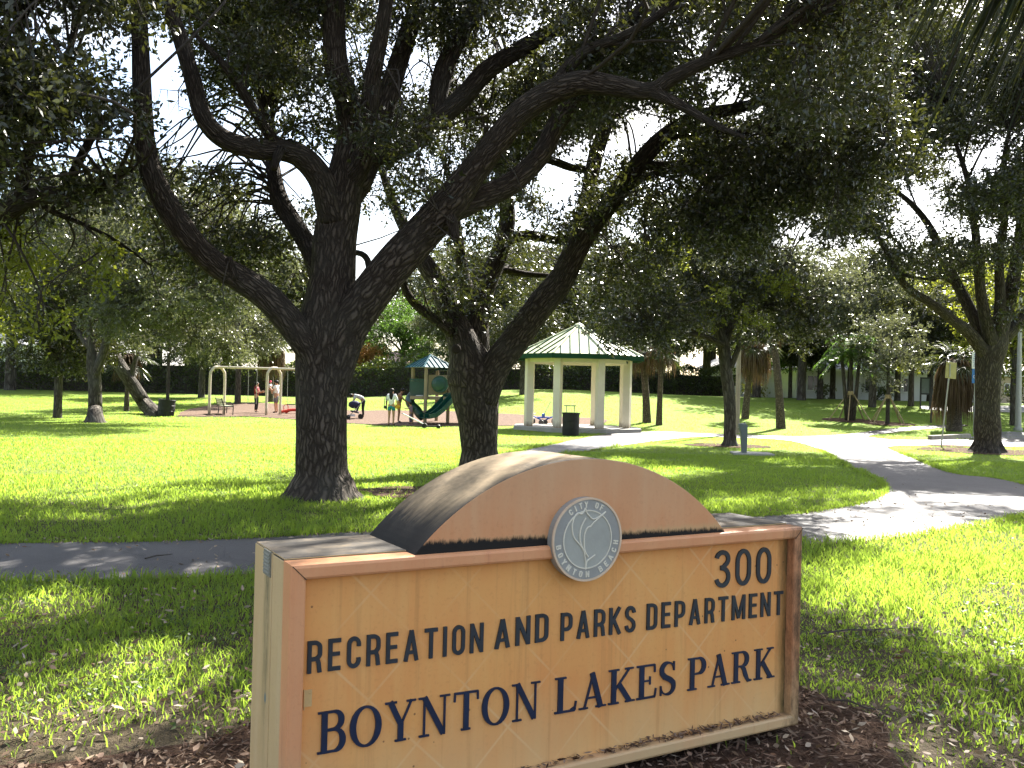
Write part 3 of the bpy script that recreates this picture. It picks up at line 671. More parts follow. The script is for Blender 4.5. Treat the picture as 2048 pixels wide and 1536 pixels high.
# leaping sailfish outline in raised wire
def sp(x, y): return (SC[0]+(x-835)/2550, SC[1]-(y-795)/3080)   # proportions read off the emblem
fish = [[(790, 375), (765, 430), (735, 455), (690, 440), (650, 490), (625, 580), (630, 690), (665, 780), (740, 870), (785, 950), (795, 1010)],
        [(800, 510), (755, 590), (728, 700), (735, 820), (780, 930), (845, 1030)],
        [(790, 375), (810, 440), (850, 490), (900, 530), (990, 495), (1065, 440), (900, 580), (870, 620), (825, 640), (790, 720), (785, 850), (800, 950), (840, 1020)],
        [(795, 1010), (812, 1090), (810, 1190)], [(935, 1010), (870, 1050), (825, 1090), (812, 1190)]]
fm = MB()
for L in fish:
    q = crm([sp(*p) for p in L], 4); fm.tube([(x, -.0195, z) for x, z in q], [.0034]*len(q), 6)
fm.build('fish_emblem', M['seal_pale'], seal)
# mulch blown onto the foot of the frame
n = 420; X = np.concatenate([rng.uniform(1.45, 2.5, 300), rng.uniform(.85, 1.5, 80), rng.uniform(.4, .8, 40)]); Yl = rng.uniform(.012, .05, n)
Rz = np.array(Matrix.Rotation(YAW, 3, 'Z')); P = np.stack([X, Yl, .062+(rng.random(n)**2)*.022*np.clip((X-.6)/1.2, .3, 1)], 1) @ Rz.T+np.array(SO)
tag(quads(P, rng.uniform(.02, .06, n), rng.uniform(.004, .01, n), [M['chip']], 'blown_mulch', .15, .4), kind='stuff')
# ------------------------------------------------------------------ trees
GAPS = [(75, 60, 38), (30, 25, 32), (195, 290, 50), (222, 135, 28), (350, 170, 42), (335, 70, 28), (340, 285, 38), (405, 300, 42), (472, 250, 26), (560, 205, 14), (805, 140, 42), (735, 600, 48),
        (1125, 350, 58), (1255, 280, 48), (1295, 262, 30), (1395, 95, 30), (1450, 185, 30), (1500, 190, 25), (1180, 500, 25), (1590, 480, 55), (1645, 545, 48), (1720, 505, 34), (1795, 410, 24),
        (1850, 400, 26), (800, 640, 60), (760, 575, 34), (480, 420, 14), (1240, 470, 18), (1940, 330, 24), (2010, 300, 22), (300, 120, 18), (1065, 60, 22), (1000, 120, 22)]
GAPS = [(x, y, r*.72) for x, y, r in GAPS]
_el, _az = R(42), R(28); SUNV = Vector((sin(_az)*cos(_el), cos(_az)*cos(_el), sin(_el)))
HOLES = [(ground(px, py), r) for px, py, r in ((130, 1205, .25), (245, 1335, .3), (335, 1300, .2), (20, 1118, .25), (330, 1140, .2), (1860, 1120, .5), (1980, 1240, .5), (1650, 985, .6), (1500, 1000, .45), (1720, 985, .6), (1350, 940, .5),
    (1900, 1015, 1.0), (1800, 1035, .9), (2000, 1005, .9), (1720, 1055, .5), (820, 970, .4), (480, 990, .5), (250, 985, .5), (740, 1000, .3), (1250, 920, .5), (1560, 930, .5))]  # crown gaps are shaped along sun rays so these ground spots stay sunlit
def blocked(c, r):
    for g, hr_ in HOLES:
        d = c-g; t = d.dot(SUNV)
        if t > 0 and (d-SUNV*t).length < hr_+r*.6: return True
    return False
def scatter_px(regs, gaps=True):
    out = []
    for (x0, x1, y0, y1, n, Y0, Y1, r0, r1, *mi) in regs:
        k = tries = 0
        while k < n and tries < n*25:
            tries += 1
            px, py, Y, r = random.uniform(x0, x1), random.uniform(y0, y1), random.uniform(Y0, Y1), random.uniform(r0, r1)
            rp = r*F/Y
            if gaps and any((px-gx)**2+(py-gy)**2 < (gr+rp*.62)**2 for gx, gy, gr in GAPS): continue
            c = at(px, py, Y)
            if blocked(c, r): continue
            out.append((c, r, mi[0] if mi else 0)); k += 1
    return out
def scatter_ell(c, rad, n, r0, r1, zmin=-9, mi=0):
    out = []
    while len(out) < n:
        d = Vector((random.gauss(0, 1), random.gauss(0, 1), random.gauss(0, 1))).normalized()*(random.random()**.4)
        p = Vector((c[0]+d.x*rad[0], c[1]+d.y*rad[1], c[2]+d.z*rad[2]))
        if p.z > zmin: out.append((p, random.uniform(r0, r1), mi))
    return out
def leaf_arrays(clumps, dens, L0, L1, wr=.45, flat=.75, spr=.24):
    V = []; MI = []
    for c, r, mi in clumps:
        n = max(12, int(dens*r*r)); ns = max(2, n//9)
        d = rng.normal(0, 1, (ns, 3)); d /= np.linalg.norm(d, axis=1)[:, None]
        sp_ = np.array(c)+d*(rng.random((ns, 1))**.55)*r*np.array([1.1, 1.1, flat])
        sd = d*.6+rng.normal(0, .6, (ns, 3))+np.array([0, 0, -.15]); sd /= np.linalg.norm(sd, axis=1)[:, None]
        m = ns*9; sid = np.repeat(np.arange(ns), 9)
        p = sp_[sid]+sd[sid]*rng.uniform(-.5, 1, (m, 1))*spr+rng.normal(0, .025, (m, 3))
        ax = sd[sid]*.55+rng.normal(0, .55, (m, 3)); ax /= np.linalg.norm(ax, axis=1)[:, None]
        q = rng.normal(0, 1, (m, 3)); q[:, 2] += .5; b = np.cross(q, ax); b /= np.linalg.norm(b, axis=1)[:, None]
        L = rng.uniform(L0, L1, (m, 1)); W = L*wr*rng.uniform(.75, 1.15, (m, 1))
        nn = np.cross(ax, b)
        V.append(np.stack([p, p+ax*L*.5+b*W*.5+nn*W*.12, p+ax*L, p+ax*L*.5-b*W*.5+nn*W*.12], 1)); MI.append(np.full(m, mi))
    V = np.concatenate(V).reshape(-1, 3); MI = np.concatenate(MI); return V, MI
def leaf_mesh(name, clumps, dens, L0, L1, mats, parent=None, org=None, **kw):
    V, MI = leaf_arrays(clumps, dens, L0, L1, **kw)
    if org is not None: V = V-np.array(org)
    n = len(MI); return np_mesh(name, V, np.arange(n*4), np.full(n, 4), mats, parent, MI)
NLEAF = 0
def limb_px(L, sub=5):
    q = crm(L, sub); return [(at(a[0], a[1], a[3]), max(.012, a[2]/2*a[3]/F)) for a in q]
def tree(name, label, limbs, clumps, mats, dens, L0, L1, base, bark, cat='tree', group=None, tw=4, sides=12, jit=.06, knots=(), twmax=.032, stray=0, flr=0):
    root = empty(name, base, label, cat, group)
    mbt = MB(); pool = []
    for i, L in enumerate(limbs):
        n = sides if L[0][1] > .12 else max(6, sides//2)
        mbt.tube([p for p, r in L], [r for p, r in L], n, True, jit if L[0][1] > .05 else 0, uoff=i*1.37)
        pool += [(L[q][0], L[q][1], (L[min(q+1, len(L)-1)][0]-L[q-1][0]).normalized()) for q in range(1, len(L))]
    if flr:
        for k in range(flr):
            a = 2*pi*k/flr+random.uniform(-.25, .25); rb = limbs[0][4][1]; d = Vector((cos(a), sin(a), 0)); q = [base+d*rb*.72+Vector((0, 0, rb*1.1)), base+d*rb*.98+Vector((0, 0, rb*.42)), base+d*rb*1.22+Vector((0, 0, .06)), base+d*rb*random.uniform(1.4, 1.7)+Vector((0, 0, -.07))]
            mbt.tube(crm([(*p, r) for p, r in zip(q, (rb*.22, rb*.27, rb*.2, rb*.08))], 3) and [p[:3] for p in crm([tuple(p) for p in q], 3)], [rb*f for f in np.interp(np.linspace(0, 1, 10), [0, .33, .66, 1], [.2, .27, .2, .08])], 8, True, .1)
    for (p, r, ax) in knots: mbt.ell(p, (r, r*.45, r), 10, 6)
    mbt.build('trunk', bark, root, smooth=True, origin=base).location = (0, 0, 0)
    br = MB()
    pp = np.array([tuple(p[0]) for p in pool]); pr = np.array([p[1] for p in pool])
    for c, r, mi in clumps:
        d = np.linalg.norm(pp-np.array(c), axis=1)+np.where(pr > .2, 1.2, 0)+np.random.default_rng(len(br.v)).uniform(0, 1.3, len(pr)); j = int(np.argmin(d)); a = pool[j][0]
        if (a-c).length > 6.5: continue
        dd = (a-c).length; m1 = a.lerp(c, .3)+pool[j][2]*dd*.32+Vector((random.uniform(-.3, .3), random.uniform(-.3, .3), random.uniform(-.1, .3)))*min(1, dd*.5)
        m2 = a.lerp(c, .7)+pool[j][2]*dd*.16+Vector((random.uniform(-.3, .3), random.uniform(-.3, .3), random.uniform(-.2, .25)))*min(1, dd*.5)
        rr = min(twmax, pool[j][1]*.6, .009+.009*(a-c).length)
        q = crm([tuple(a), tuple(m1), tuple(m2), tuple(c)], 3); br.tube(q, [rr*(1-.75*t/(len(q)-1)) for t in range(len(q))], 5, False)
        for _ in range(tw):
            e = c+Vector((random.gauss(0, 1), random.gauss(0, 1), random.gauss(0, .8))).normalized()*r*random.uniform(.7, 1.15)
            s0 = m2.lerp(c, random.random()); mm = s0.lerp(e, .5)+Vector((random.uniform(-.1, .1), random.uniform(-.1, .1), random.uniform(-.05, .12)))*r
            br.tube([s0, mm, e], [rr*.34+.003, rr*.22+.003, .003], 4, False)
    for _ in range(stray):                      # bare hanging twigs
        a = pool[random.randrange(len(pool))][0]; e = a+Vector((random.uniform(-.6, .6), random.uniform(-.5, .3), random.uniform(-1.1, .3)))
        m_ = a.lerp(e, .5)+Vector((random.uniform(-.15, .15), 0, random.uniform(-.1, .2))); br.tube([a, m_, e], [.012, .008, .003], 4, False)
        for _k in range(3):
            f_ = m_.lerp(e, random.random()); br.tube([f_, f_+Vector((random.uniform(-.3, .3), random.uniform(-.2, .2), random.uniform(-.35, .15)))], [.005, .002], 4, False)
    if br.v: br.build('branches', M['twig'], root, smooth=True, origin=base).location = (0, 0, 0)
    leaf_mesh('crown', clumps, dens, L0, L1, mats, root, base)
    return root
def flare(L, base, r, h=.55, m=1.45):
    return [(Vector((base.x, base.y, base.z-.15)), r*m*1.15), (Vector((base.x, base.y, base.z+.02)), r*m), (Vector((base.x, base.y, base.z+.10)), r*(1+(m-1)*.5)), (Vector((base.x, base.y, base.z+h*.5)), r*(1+(m-1)*.12))]+L
def airy(cl): return [q for q in cl if not blocked(q[0], q[1])]
# --- the big live oak behind the sign
D = 13.77
b1 = ground(645, 996)
O1 = [flare(limb_px([(645, 945, 104.2, D), (643, 850, 100.4, D), (644, 750, 104.2, D), (650, 680, 113.5, D), (658, 610, 104.2, D), (665, 550, 91.1, D+.05), (670, 480, 87.4, D+.1), (680, 420, 83.7, D+.1), (692, 350, 72.5, D), (706, 270, 61.4, D-.1), (695, 200, 52.1, D-.25), (674, 140, 48.4, D-.4), (668, 60, 45.6, D-.5), (670, -20, 40.9, D-.6), (676, -140, 31.6, D-.5), (690, -260, 18.6, D)], 5), b1, .46, .5, 1.4),
    limb_px([(655, 770, 65.1, D-.1), (625, 705, 61.4, D-.2), (575, 638, 57.7, D-.35), (530, 592, 55.8, D-.5), (480, 558, 53.9, D-.6), (430, 528, 51.2, D-.8), (380, 478, 50.2, D-1), (330, 405, 49.3, D-1.1), (302, 345, 44.6, D-1.2), (290, 285, 40.0, D-1.2), (285, 200, 37.2, D-1.3), (281, 100, 33.5, D-1.3), (278, 0, 30.7, D-1.2), (284, -120, 22.3, D-1)]),
    limb_px([(668, 440, 65.1, D), (645, 365, 53.9, D-.2), (605, 315, 49.3, D-.4), (560, 299, 44.6, D-.6), (510, 298, 42.8, D-.9), (445, 276, 39.1, D-1.1), (406, 232, 35.3, D-1.2), (386, 160, 33.5, D-1.2), (362, 80, 30.7, D-1.1), (342, 20, 27.9, D-1), (325, -70, 22.3, D-.8)]),
    limb_px([(690, 400, 61.4, D+.2), (722, 355, 53.9, D+.5), (752, 275, 44.6, D+.8), (780, 180, 40.9, D+1), (808, 90, 37.2, D+1.2), (838, 0, 33.5, D+1.4), (860, -90, 24.2, D+1.5)]),
    limb_px([(700, 360, 55.8, D), (732, 300, 42.8, D-.3), (736, 240, 39.1, D-.5), (746, 150, 35.3, D-.7), (764, 60, 30.7, D-.9), (776, -20, 27.0, D-1), (790, -120, 16.7, D-1)]),
    limb_px([(640, 560, 40.9, D+.3), (620, 500, 39.1, D+.7), (590, 450, 37.2, D+1), (560, 400, 35.3, D+1.3), (546, 330, 27.9, D+1.6), (536, 240, 25.1, D+1.8), (505, 130, 23.2, D+2), (480, 40, 21.4, D+2.2), (462, -60, 14.9, D+2.3)]),
    limb_px([(536, 240, 24.2, D+1.8), (560, 140, 20.5, D+1.9), (560, 40, 18.6, D+2), (552, -60, 13.0, D+2)]),
    limb_px([(655, 790, 74.4, D), (690, 668, 81.8, D-.1), (732, 600, 80.0, D-.2), (790, 525, 78.1, D-.3), (842, 470, 74.4, D-.4), (900, 405, 72.5, D-.6), (945, 345, 57.7, D-.8), (1000, 275, 52.1, D-1), (1050, 218, 50.2, D-1.2), (1110, 182, 48.4, D-1.4), (1165, 165, 46.5, D-1.6), (1230, 172, 40.9, D-1.8), (1300, 182, 33.5, D-2), (1350, 152, 29.8, D-2.2), (1420, 120, 25.1, D-2.4), (1490, 96, 20.5, D-2.6), (1570, 60, 13.0, D-2.6)]),
    limb_px([(880, 430, 55.8, D-.5), (945, 402, 48.4, D-.4), (1020, 368, 44.6, D-.2), (1080, 312, 40.9, D), (1112, 250, 37.2, D+.1), (1150, 202, 33.5, D+.2), (1200, 150, 29.8, D+.3), (1230, 80, 26.0, D+.4), (1290, 10, 20.5, D+.5)]),
    limb_px([(720, 320, 40.9, D+.4), (800, 300, 37.2, D+.8), (880, 235, 40.9, D+1), (930, 190, 39.1, D+1.2), (975, 140, 37.2, D+1.3), (1040, 98, 33.5, D+1.5), (1110, 58, 29.8, D+1.7), (1180, 18, 26.0, D+1.8), (1260, -50, 16.7, D+2)]),
    limb_px([(870, 245, 35.3, D+1), (885, 150, 39.1, D+1.2), (920, 70, 35.3, D+1.4), (960, 0, 31.6, D+1.6), (990, -80, 22.3, D+1.8)]),
    limb_px([(1100, 188, 31.6, D-1.4), (1160, 110, 24.2, D-1.3), (1250, 70, 18.6, D-1.2), (1330, 20, 14.9, D-1), (1400, -60, 9.3, D-1)]),
    limb_px([(1300, 182, 27.9, D-2), (1360, 210, 20.5, D-2.3), (1430, 250, 13.0, D-2.6), (1490, 275, 7.4, D-2.8)]),
    limb_px([(560, 300, 24.2, D-.6), (520, 240, 20.5, D-1), (470, 160, 18.6, D-1.4), (430, 110, 13.0, D-1.6), (380, 60, 7.4, D-1.8)]),
    limb_px([(896, 420, 27.9, D-.65), (906, 450, 22.3, D-.75), (912, 478, 17.7, D-.8)], 3), limb_px([(470, 555, 24.2, D-.75), (462, 530, 16.7, D-.85), (458, 515, 12.1, D-.9)], 3), limb_px([(560, 300, 22.3, D-.75), (552, 322, 16.7, D-.9), (548, 338, 13.0, D-.95)], 3),
    limb_px([(740, 600, 18.6, D+.4), (735, 520, 13.0, D+1.2), (700, 505, 11.2, D+1.6), (660, 520, 7.4, D+2)])]
C1 = scatter_px([(300, 1000, -70, 60, 54, 13, 19, .5, .85), (430, 690, 20, 270, 12, 12.2, 13.6, .3, .5), (430, 690, 20, 270, 28, 14.5, 18, .45, .75), (740, 1010, 60, 240, 22, 14, 19, .4, .7), (700, 900, 235, 420, 9, 12, 13.2, .28, .45), (700, 900, 235, 420, 14, 14.5, 18, .35, .6),
                 (1000, 1380, -70, 140, 46, 12.5, 18, .45, .85), (1050, 1560, 60, 230, 34, 12.5, 17, .35, .65), (300, 530, 310, 530, 28, 14, 17.5, .35, .65), (470, 640, 420, 570, 8, 14.5, 17, .3, .5), (900, 1040, 260, 420, 9, 14, 18, .3, .5), (1380, 1720, -70, 220, 40, 11, 17, .5, .9), (280, 440, 60, 340, 10, 14, 17, .3, .5)])
C1 += scatter_ell((-2.5, 13, 9.6), (8.5, 7.5, 3.2), 56, .7, 1.15, 8.1)
C1 += [c for c in scatter_ell((2.6, 10.0, 7.2), (4.6, 3.4, 1.9), 40, .6, 1.0, 5) if c[0].z > 1.7+(.455+.02)*c[0].y+c[1]*.8]  # unseen clumps added above the view to shade the sign
C1 = airy(C1)
tree('live_oak', 'massive live oak with dark furrowed trunk standing directly behind the orange sign on its left', O1, C1, [M['leaf_oak']], 1600, .05, .118, b1, M['bark_oak'], group='large oaks of the park', sides=26, jit=.045, stray=30, flr=9)
# --- second oak, behind the arch of the sign
D = 19.05
b2 = ground(960, 942)
O2 = [flare(limb_px([(960, 900, 72.5, D), (957, 850, 80.0, D), (950, 790, 94.9, D), (944, 745, 100.4, D), (930, 695, 67.0, D), (905, 635, 52.1, D+.2), (882, 575, 44.6, D+.4), (852, 530, 37.2, D+.6), (818, 470, 27.9, D+.8), (790, 415, 20.5, D+1), (760, 330, 13.0, D+1.2)]), b2, .42, .5, 1.15),
    limb_px([(945, 790, 61.4, D+.2), (950, 700, 57.7, D+.4), (955, 622, 46.5, D+.6), (976, 560, 41.9, D+.9), (1002, 500, 36.3, D+1.2), (1015, 430, 31.6, D+1.4), (1005, 340, 24.2, D+1.6), (1010, 240, 18.6, D+1.8), (1030, 140, 11.2, D+2)]),
    limb_px([(965, 800, 61.4, D-.1), (990, 735, 59.5, D-.2), (1030, 682, 58.6, D-.3), (1080, 612, 55.8, D-.5), (1122, 560, 52.1, D-.6), (1152, 500, 46.5, D-.8), (1182, 450, 44.6, D-.9), (1230, 392, 40.9, D-1), (1275, 330, 37.2, D-1.2), (1330, 272, 32.6, D-1.4), (1400, 232, 27.9, D-1.6), (1480, 215, 22.3, D-1.8), (1560, 190, 14.0, D-2), (1640, 150, 8.4, D-2.1), (1700, 90, 3.7, D-2.2)]),
    limb_px([(1155, 500, 33.5, D-.6), (1168, 440, 31.6, D-.4), (1178, 380, 30.7, D-.2), (1192, 310, 29.8, D), (1212, 250, 26.0, D+.2), (1230, 190, 20.5, D+.4), (1240, 110, 13.0, D+.5)]),
    limb_px([(905, 665, 22.3, D-.2), (870, 640, 20.5, D-.3), (838, 615, 19.5, D-.4), (816, 590, 16.7, D-.5), (800, 556, 13.0, D-.6), (770, 520, 8.4, D-.7)]),
    limb_px([(1010, 480, 26.0, D+1.2), (1060, 470, 20.5, D+1), (1120, 480, 16.7, D+1), (1180, 455, 13.0, D+.8)]),
    limb_px([(975, 560, 24.2, D+.9), (1000, 540, 16.7, D+1.4), (1050, 548, 13.0, D+1.6), (1110, 552, 7.4, D+1.8)]),
    limb_px([(955, 622, 27.9, D+.6), (930, 560, 24.2, D+1), (915, 470, 20.5, D+1.3), (905, 380, 14.9, D+1.5), (880, 300, 8.4, D+1.6)]),
    limb_px([(1330, 272, 22.3, D-1.4), (1400, 262, 18.6, D-1.2), (1470, 268, 14.9, D-1), (1550, 250, 10.2, D-.8), (1640, 260, 5.6, D-.6)]),
    limb_px([(1275, 330, 22.3, D-1.2), (1340, 330, 17.7, D-1.4), (1400, 318, 14.0, D-1.6), (1450, 300, 10.2, D-1.8), (1520, 240, 6.5, D-2)]),
    limb_px([(1230, 392, 22.3, D-1), (1300, 350, 14.9, D-.6), (1380, 345, 13.0, D-.4), (1440, 400, 10.2, D-.2), (1460, 440, 7.4, D), (1500, 500, 5.6, D+.2)]),
    limb_px([(1182, 340, 16.7, D-.6), (1140, 335, 14.9, D-.5), (1090, 320, 14.0, D-.4), (1040, 330, 7.4, D-.3)])]
C2 = scatter_px([(850, 1160, 420, 640, 22, 17, 23, .4, .75), (1010, 1440, 120, 340, 40, 16, 21, .5, .85), (1160, 1640, 260, 470, 50, 16, 20.5, .45, .8), (1400, 1800, -40, 470, 120, 16, 20.5, .45, .85), (1480, 1800, 360, 520, 18, 17, 20.5, .4, .65), (970, 1120, 270, 420, 12, 17, 22, .4, .7), (1060, 1240, 220, 330, 9, 18, 22, .35, .6), (1070, 1210, 400, 520, 9, 18, 22, .35, .6), (1180, 1330, 430, 570, 12, 17, 20, .35, .65), (840, 1000, 250, 430, 10, 19, 22, .4, .7)])
C2 += scatter_ell((0, 18.5, 11.2), (7, 5.5, 2.2), 18, .8, 1.3, 9.9)
C2 += [(Vector((random.uniform(5.4, 8.6), random.uniform(11.6, 16), random.uniform(8.3, 9.3))), random.uniform(.4, .8), 0) for _ in range(40)]  # unseen foliage added overhead to cast shade bands on the right-hand grass
C2 = airy(C2)
tree('live_oak', 'leaning multi stemmed live oak whose trunk rises behind the arched top of the sign', O2, C2, [M['leaf_oak']], 1050, .06, .135, b2, M['bark_oak'], group='large oaks of the park', sides=20, jit=.05, stray=14,
     knots=((at(912, 698, D-.62), .10, 0),))
# --- tree at the left edge, trunk just outside the picture
b3 = Vector((-9.2, 13.2, 0)); D = 12
O3 = [flare([(Vector((-9.2, 13.2, 1.0)), .42), (Vector((-9.1, 13.1, 2.2)), .40), (Vector((-8.9, 12.9, 3.4)), .36), (Vector((-8.9, 12.5, 5)), .28), (Vector((-9, 12, 7)), .18), (Vector((-9.2, 12, 9)), .08)], b3, .42),
    [(Vector((-9.0, 13.0, 2.8)), .24)]+limb_px([(-60, 470, 50, 12.4), (10, 425, 44, 12), (60, 398, 40, 11.8), (110, 390, 36, 11.6), (160, 402, 26, 11.4), (200, 375, 20, 11.2), (232, 355, 15, 11), (268, 335, 8, 10.8)]),
    limb_px([(130, 392, 24, 11.6), (150, 340, 20, 11.5), (175, 290, 18, 11.4), (205, 240, 13, 11.3), (240, 225, 8, 11.2)]),
    limb_px([(40, 400, 26, 11.8), (60, 300, 24, 11.5), (100, 250, 20, 11.2), (130, 180, 16, 11), (140, 90, 10, 10.8)]),
    limb_px([(-40, 440, 30, 12), (0, 300, 26, 11.5), (5, 200, 22, 11), (30, 100, 16, 10.6), (60, 0, 10, 10.2)]),
    limb_px([(70, 404, 16, 11.8), (120, 430, 12, 12.2), (170, 450, 9, 12.6), (230, 480, 6, 13), (300, 530, 4, 13.4)])]
C3 = scatter_px([(-160, 270, -80, 250, 62, 8.5, 13, .45, .8), (-160, 160, 120, 400, 26, 9, 13, .4, .7), (150, 280, 200, 400, 10, 10, 12.5, .3, .5), (-60, 90, 450, 660, 13, 12, 14, .3, .5, 1), (170, 240, 480, 560, 3, 12.6, 13.4, .22, .36, 1), (60, 130, 560, 660, 3, 12.5, 13.5, .2, .35, 1)])  # yellow sprays: sunlight on the hanging leaves is put into their colour
C3 += scatter_ell((-9, 11.5, 9.2), (6, 6, 2.6), 40, .9, 1.4, 7.6)
C3 = airy(C3)
tree('oak_tree', 'dark oak at the left edge whose long low limb reaches in from outside the picture', O3, C3, [M['leaf_oak'], M['leaf_yellow']], 1350, .07, .115, b3, M['bark_oak'], group='large oaks of the park', sides=16, stray=10)
# --- oak by the car park on the right
D = 30.9
b4 = ground(1975, 905)
O4 = [flare(limb_px([(1975, 860, 49.9, D), (1975, 800, 46.1, D), (1976, 740, 48.6, D), (1985, 690, 56.3, D), (2000, 650, 38.4, D), (2020, 590, 28.2, D), (2036, 500, 21.8, D), (2046, 400, 16.6, D), (2060, 280, 11.5, D), (2070, 180, 5.8, D)]), b4, .37, .6, 1.75),
    limb_px([(1978, 720, 29.4, D), (1940, 668, 24.3, D-.4), (1900, 636, 19.8, D-.8), (1860, 605, 17.3, D-1.2), (1820, 580, 15.4, D-1.5), (1792, 545, 12.8, D-1.8), (1772, 500, 10.9, D-2), (1742, 455, 8.3, D-2.2), (1700, 400, 5.8, D-2.4)]),
    limb_px([(1972, 700, 28.2, D), (1950, 640, 23.0, D+.3), (1915, 570, 20.5, D+.6), (1885, 510, 17.3, D+.9), (1860, 455, 14.1, D+1.2), (1820, 405, 10.9, D+1.5), (1770, 370, 7.7, D+1.8), (1700, 330, 4.5, D+2)]),
    limb_px([(1985, 690, 29.4, D-.2), (1965, 610, 21.8, D-.5), (1955, 520, 17.9, D-.8), (1948, 440, 15.4, D-1), (1935, 360, 11.5, D-1.2), (1910, 280, 7.7, D-1.4), (1890, 190, 4.5, D-1.5)]),
    limb_px([(1995, 690, 29.4, D-.2), (2000, 600, 20.5, D-.4), (1998, 510, 17.3, D-.6), (2010, 430, 14.1, D-.8), (2005, 340, 10.2, D-1), (2020, 250, 6.4, D-1)]),
    limb_px([(2005, 680, 28.2, D), (2060, 620, 23.0, D), (2130, 560, 17.9, D), (2200, 470, 12.8, D), (2260, 380, 6.4, D)]),
    limb_px([(1792, 545, 8.3, D-1.8), (1830, 555, 6.4, D-2.2), (1870, 560, 5.1, D-2.4)]),
    limb_px([(1915, 570, 10.2, D+.6), (1870, 545, 8.3, D+.4), (1830, 520, 6.4, D+.2), (1780, 470, 5.1, D)])]
C4 = scatter_px([(1700, 2160, -60, 400, 130, 25, 34, .8, 1.4), (1420, 1760, -60, 420, 50, 30, 39, .9, 1.5), (1750, 2100, -60, 420, 50, 33, 40, .9, 1.4), (1480, 1760, 380, 580, 30, 30, 36, .6, 1.0), (1730, 2100, 380, 560, 22, 27, 33, .6, 1.0), (1620, 1800, 330, 480, 18, 27, 32, .6, 1.0), (1960, 2100, 560, 660, 5, 29, 33, .5, .8), (1600, 1760, 430, 560, 9, 27, 31, .4, .7, 0)])
C4 += scatter_ell((18, 29, 13.5), (9, 8, 2.5), 30, 1.2, 1.8, 12)
tree('live_oak', 'broad live oak with flared trunk beside the car park sign poles at the right', O4, C4, [M['leaf_oak'], M['leaf_yellow']], 620, .11, .17, b4, M['bark_oak'], group='large oaks of the park', sides=18, twmax=.045, tw=5, stray=6, flr=7)
# --- younger oak in front of the pole
D = 31.1
b5 = ground(1460, 892)
O5 = [flare(limb_px([(1460, 860, 24.3, D), (1459, 800, 23.6, D), (1452, 740, 23.6, D), (1446, 690, 24.3, D), (1430, 640, 16.7, D), (1410, 590, 12.9, D), (1390, 540, 9.1, D), (1380, 470, 5.3, D)]), b5, .21, .4, 1.5),
    limb_px([(1462, 735, 12.2, D-.1), (1472, 708, 11.4, D-.2), (1478, 690, 10.6, D-.2), (1476, 672, 9.9, D-.2), (1479, 650, 6.8, D-.2)]),
    limb_px([(1448, 690, 18.2, D), (1470, 630, 13.7, D+.3), (1500, 570, 10.6, D+.5), (1520, 500, 7.6, D+.7), (1530, 430, 4.6, D+.8)]),
    limb_px([(1446, 690, 13.7, D-.3), (1400, 670, 9.9, D-.6), (1350, 668, 7.6, D-.9), (1310, 660, 4.6, D-1.2)]),
    limb_px([(1452, 660, 13.7, D+.3), (1440, 590, 10.6, D+.8), (1450, 520, 8.4, D+1), (1460, 450, 4.6, D+1.2)]),
    limb_px([(1470, 640, 10.6, D), (1540, 610, 7.6, D-.4), (1600, 600, 5.3, D-.8), (1640, 590, 3.0, D-1)])]
C5 = scatter_px([(1190, 1660, 470, 680, 78, 28, 34, .6, 1.0), (1280, 1560, 380, 520, 30, 28, 34, .6, 1.0), (1240, 1330, 640, 700, 6, 28, 30, .35, .6), (1500, 1640, 600, 700, 8, 29, 33, .4, .7), (1420, 1640, 560, 660, 8, 28, 30, .4, .6, 1), (1240, 1400, 480, 560, 8, 28, 30, .4, .6, 1)])
tree('oak_tree', 'round crowned younger oak between the pavilion and the path with a tall pole close behind', O5, C5, [M['leaf_oak'], M['leaf_yellow']], 700, .11, .17, b5, M['bark_far'], group='park trees around the lawn', sides=14, twmax=.038)
# --- silvery oaks on the left lawn
D = 38
b6 = ground(190, 845)
O6 = [flare(limb_px([(190, 820, 28, D), (190, 770, 26, D), (186, 730, 26, D), (182, 690, 16, D), (176, 640, 13, D), (170, 580, 10, D), (165, 500, 6, D)]), b6, .31, .5),
    limb_px([(190, 750, 18, D-.1), (204, 712, 17, D-.1), (216, 672, 15, D-.2), (236, 620, 12, D-.3), (280, 560, 9, D-.4), (330, 500, 6, D-.5)]),
    limb_px([(216, 672, 11, D-.2), (270, 630, 9, D-1), (310, 600, 7, D-1.5), (360, 580, 4, D-2)]),
    limb_px([(182, 700, 12, D), (140, 640, 9, D+1), (100, 570, 6, D+1.5)])]
C6 = scatter_px([(210, 520, 440, 640, 74, 34, 42, .8, 1.3), (90, 320, 390, 600, 50, 34, 42, .8, 1.3), (240, 500, 620, 720, 22, 36, 42, .5, .9), (0, 160, 420, 640, 26, 38, 44, .8, 1.2)], False)
tree('oak_tree', 'forked grey oak with silvery drooping foliage on the left lawn', O6, C6, [M['leaf_olive']], 560, .12, .19, b6, M['bark_far'], group='park trees around the lawn', sides=12, twmax=.038)
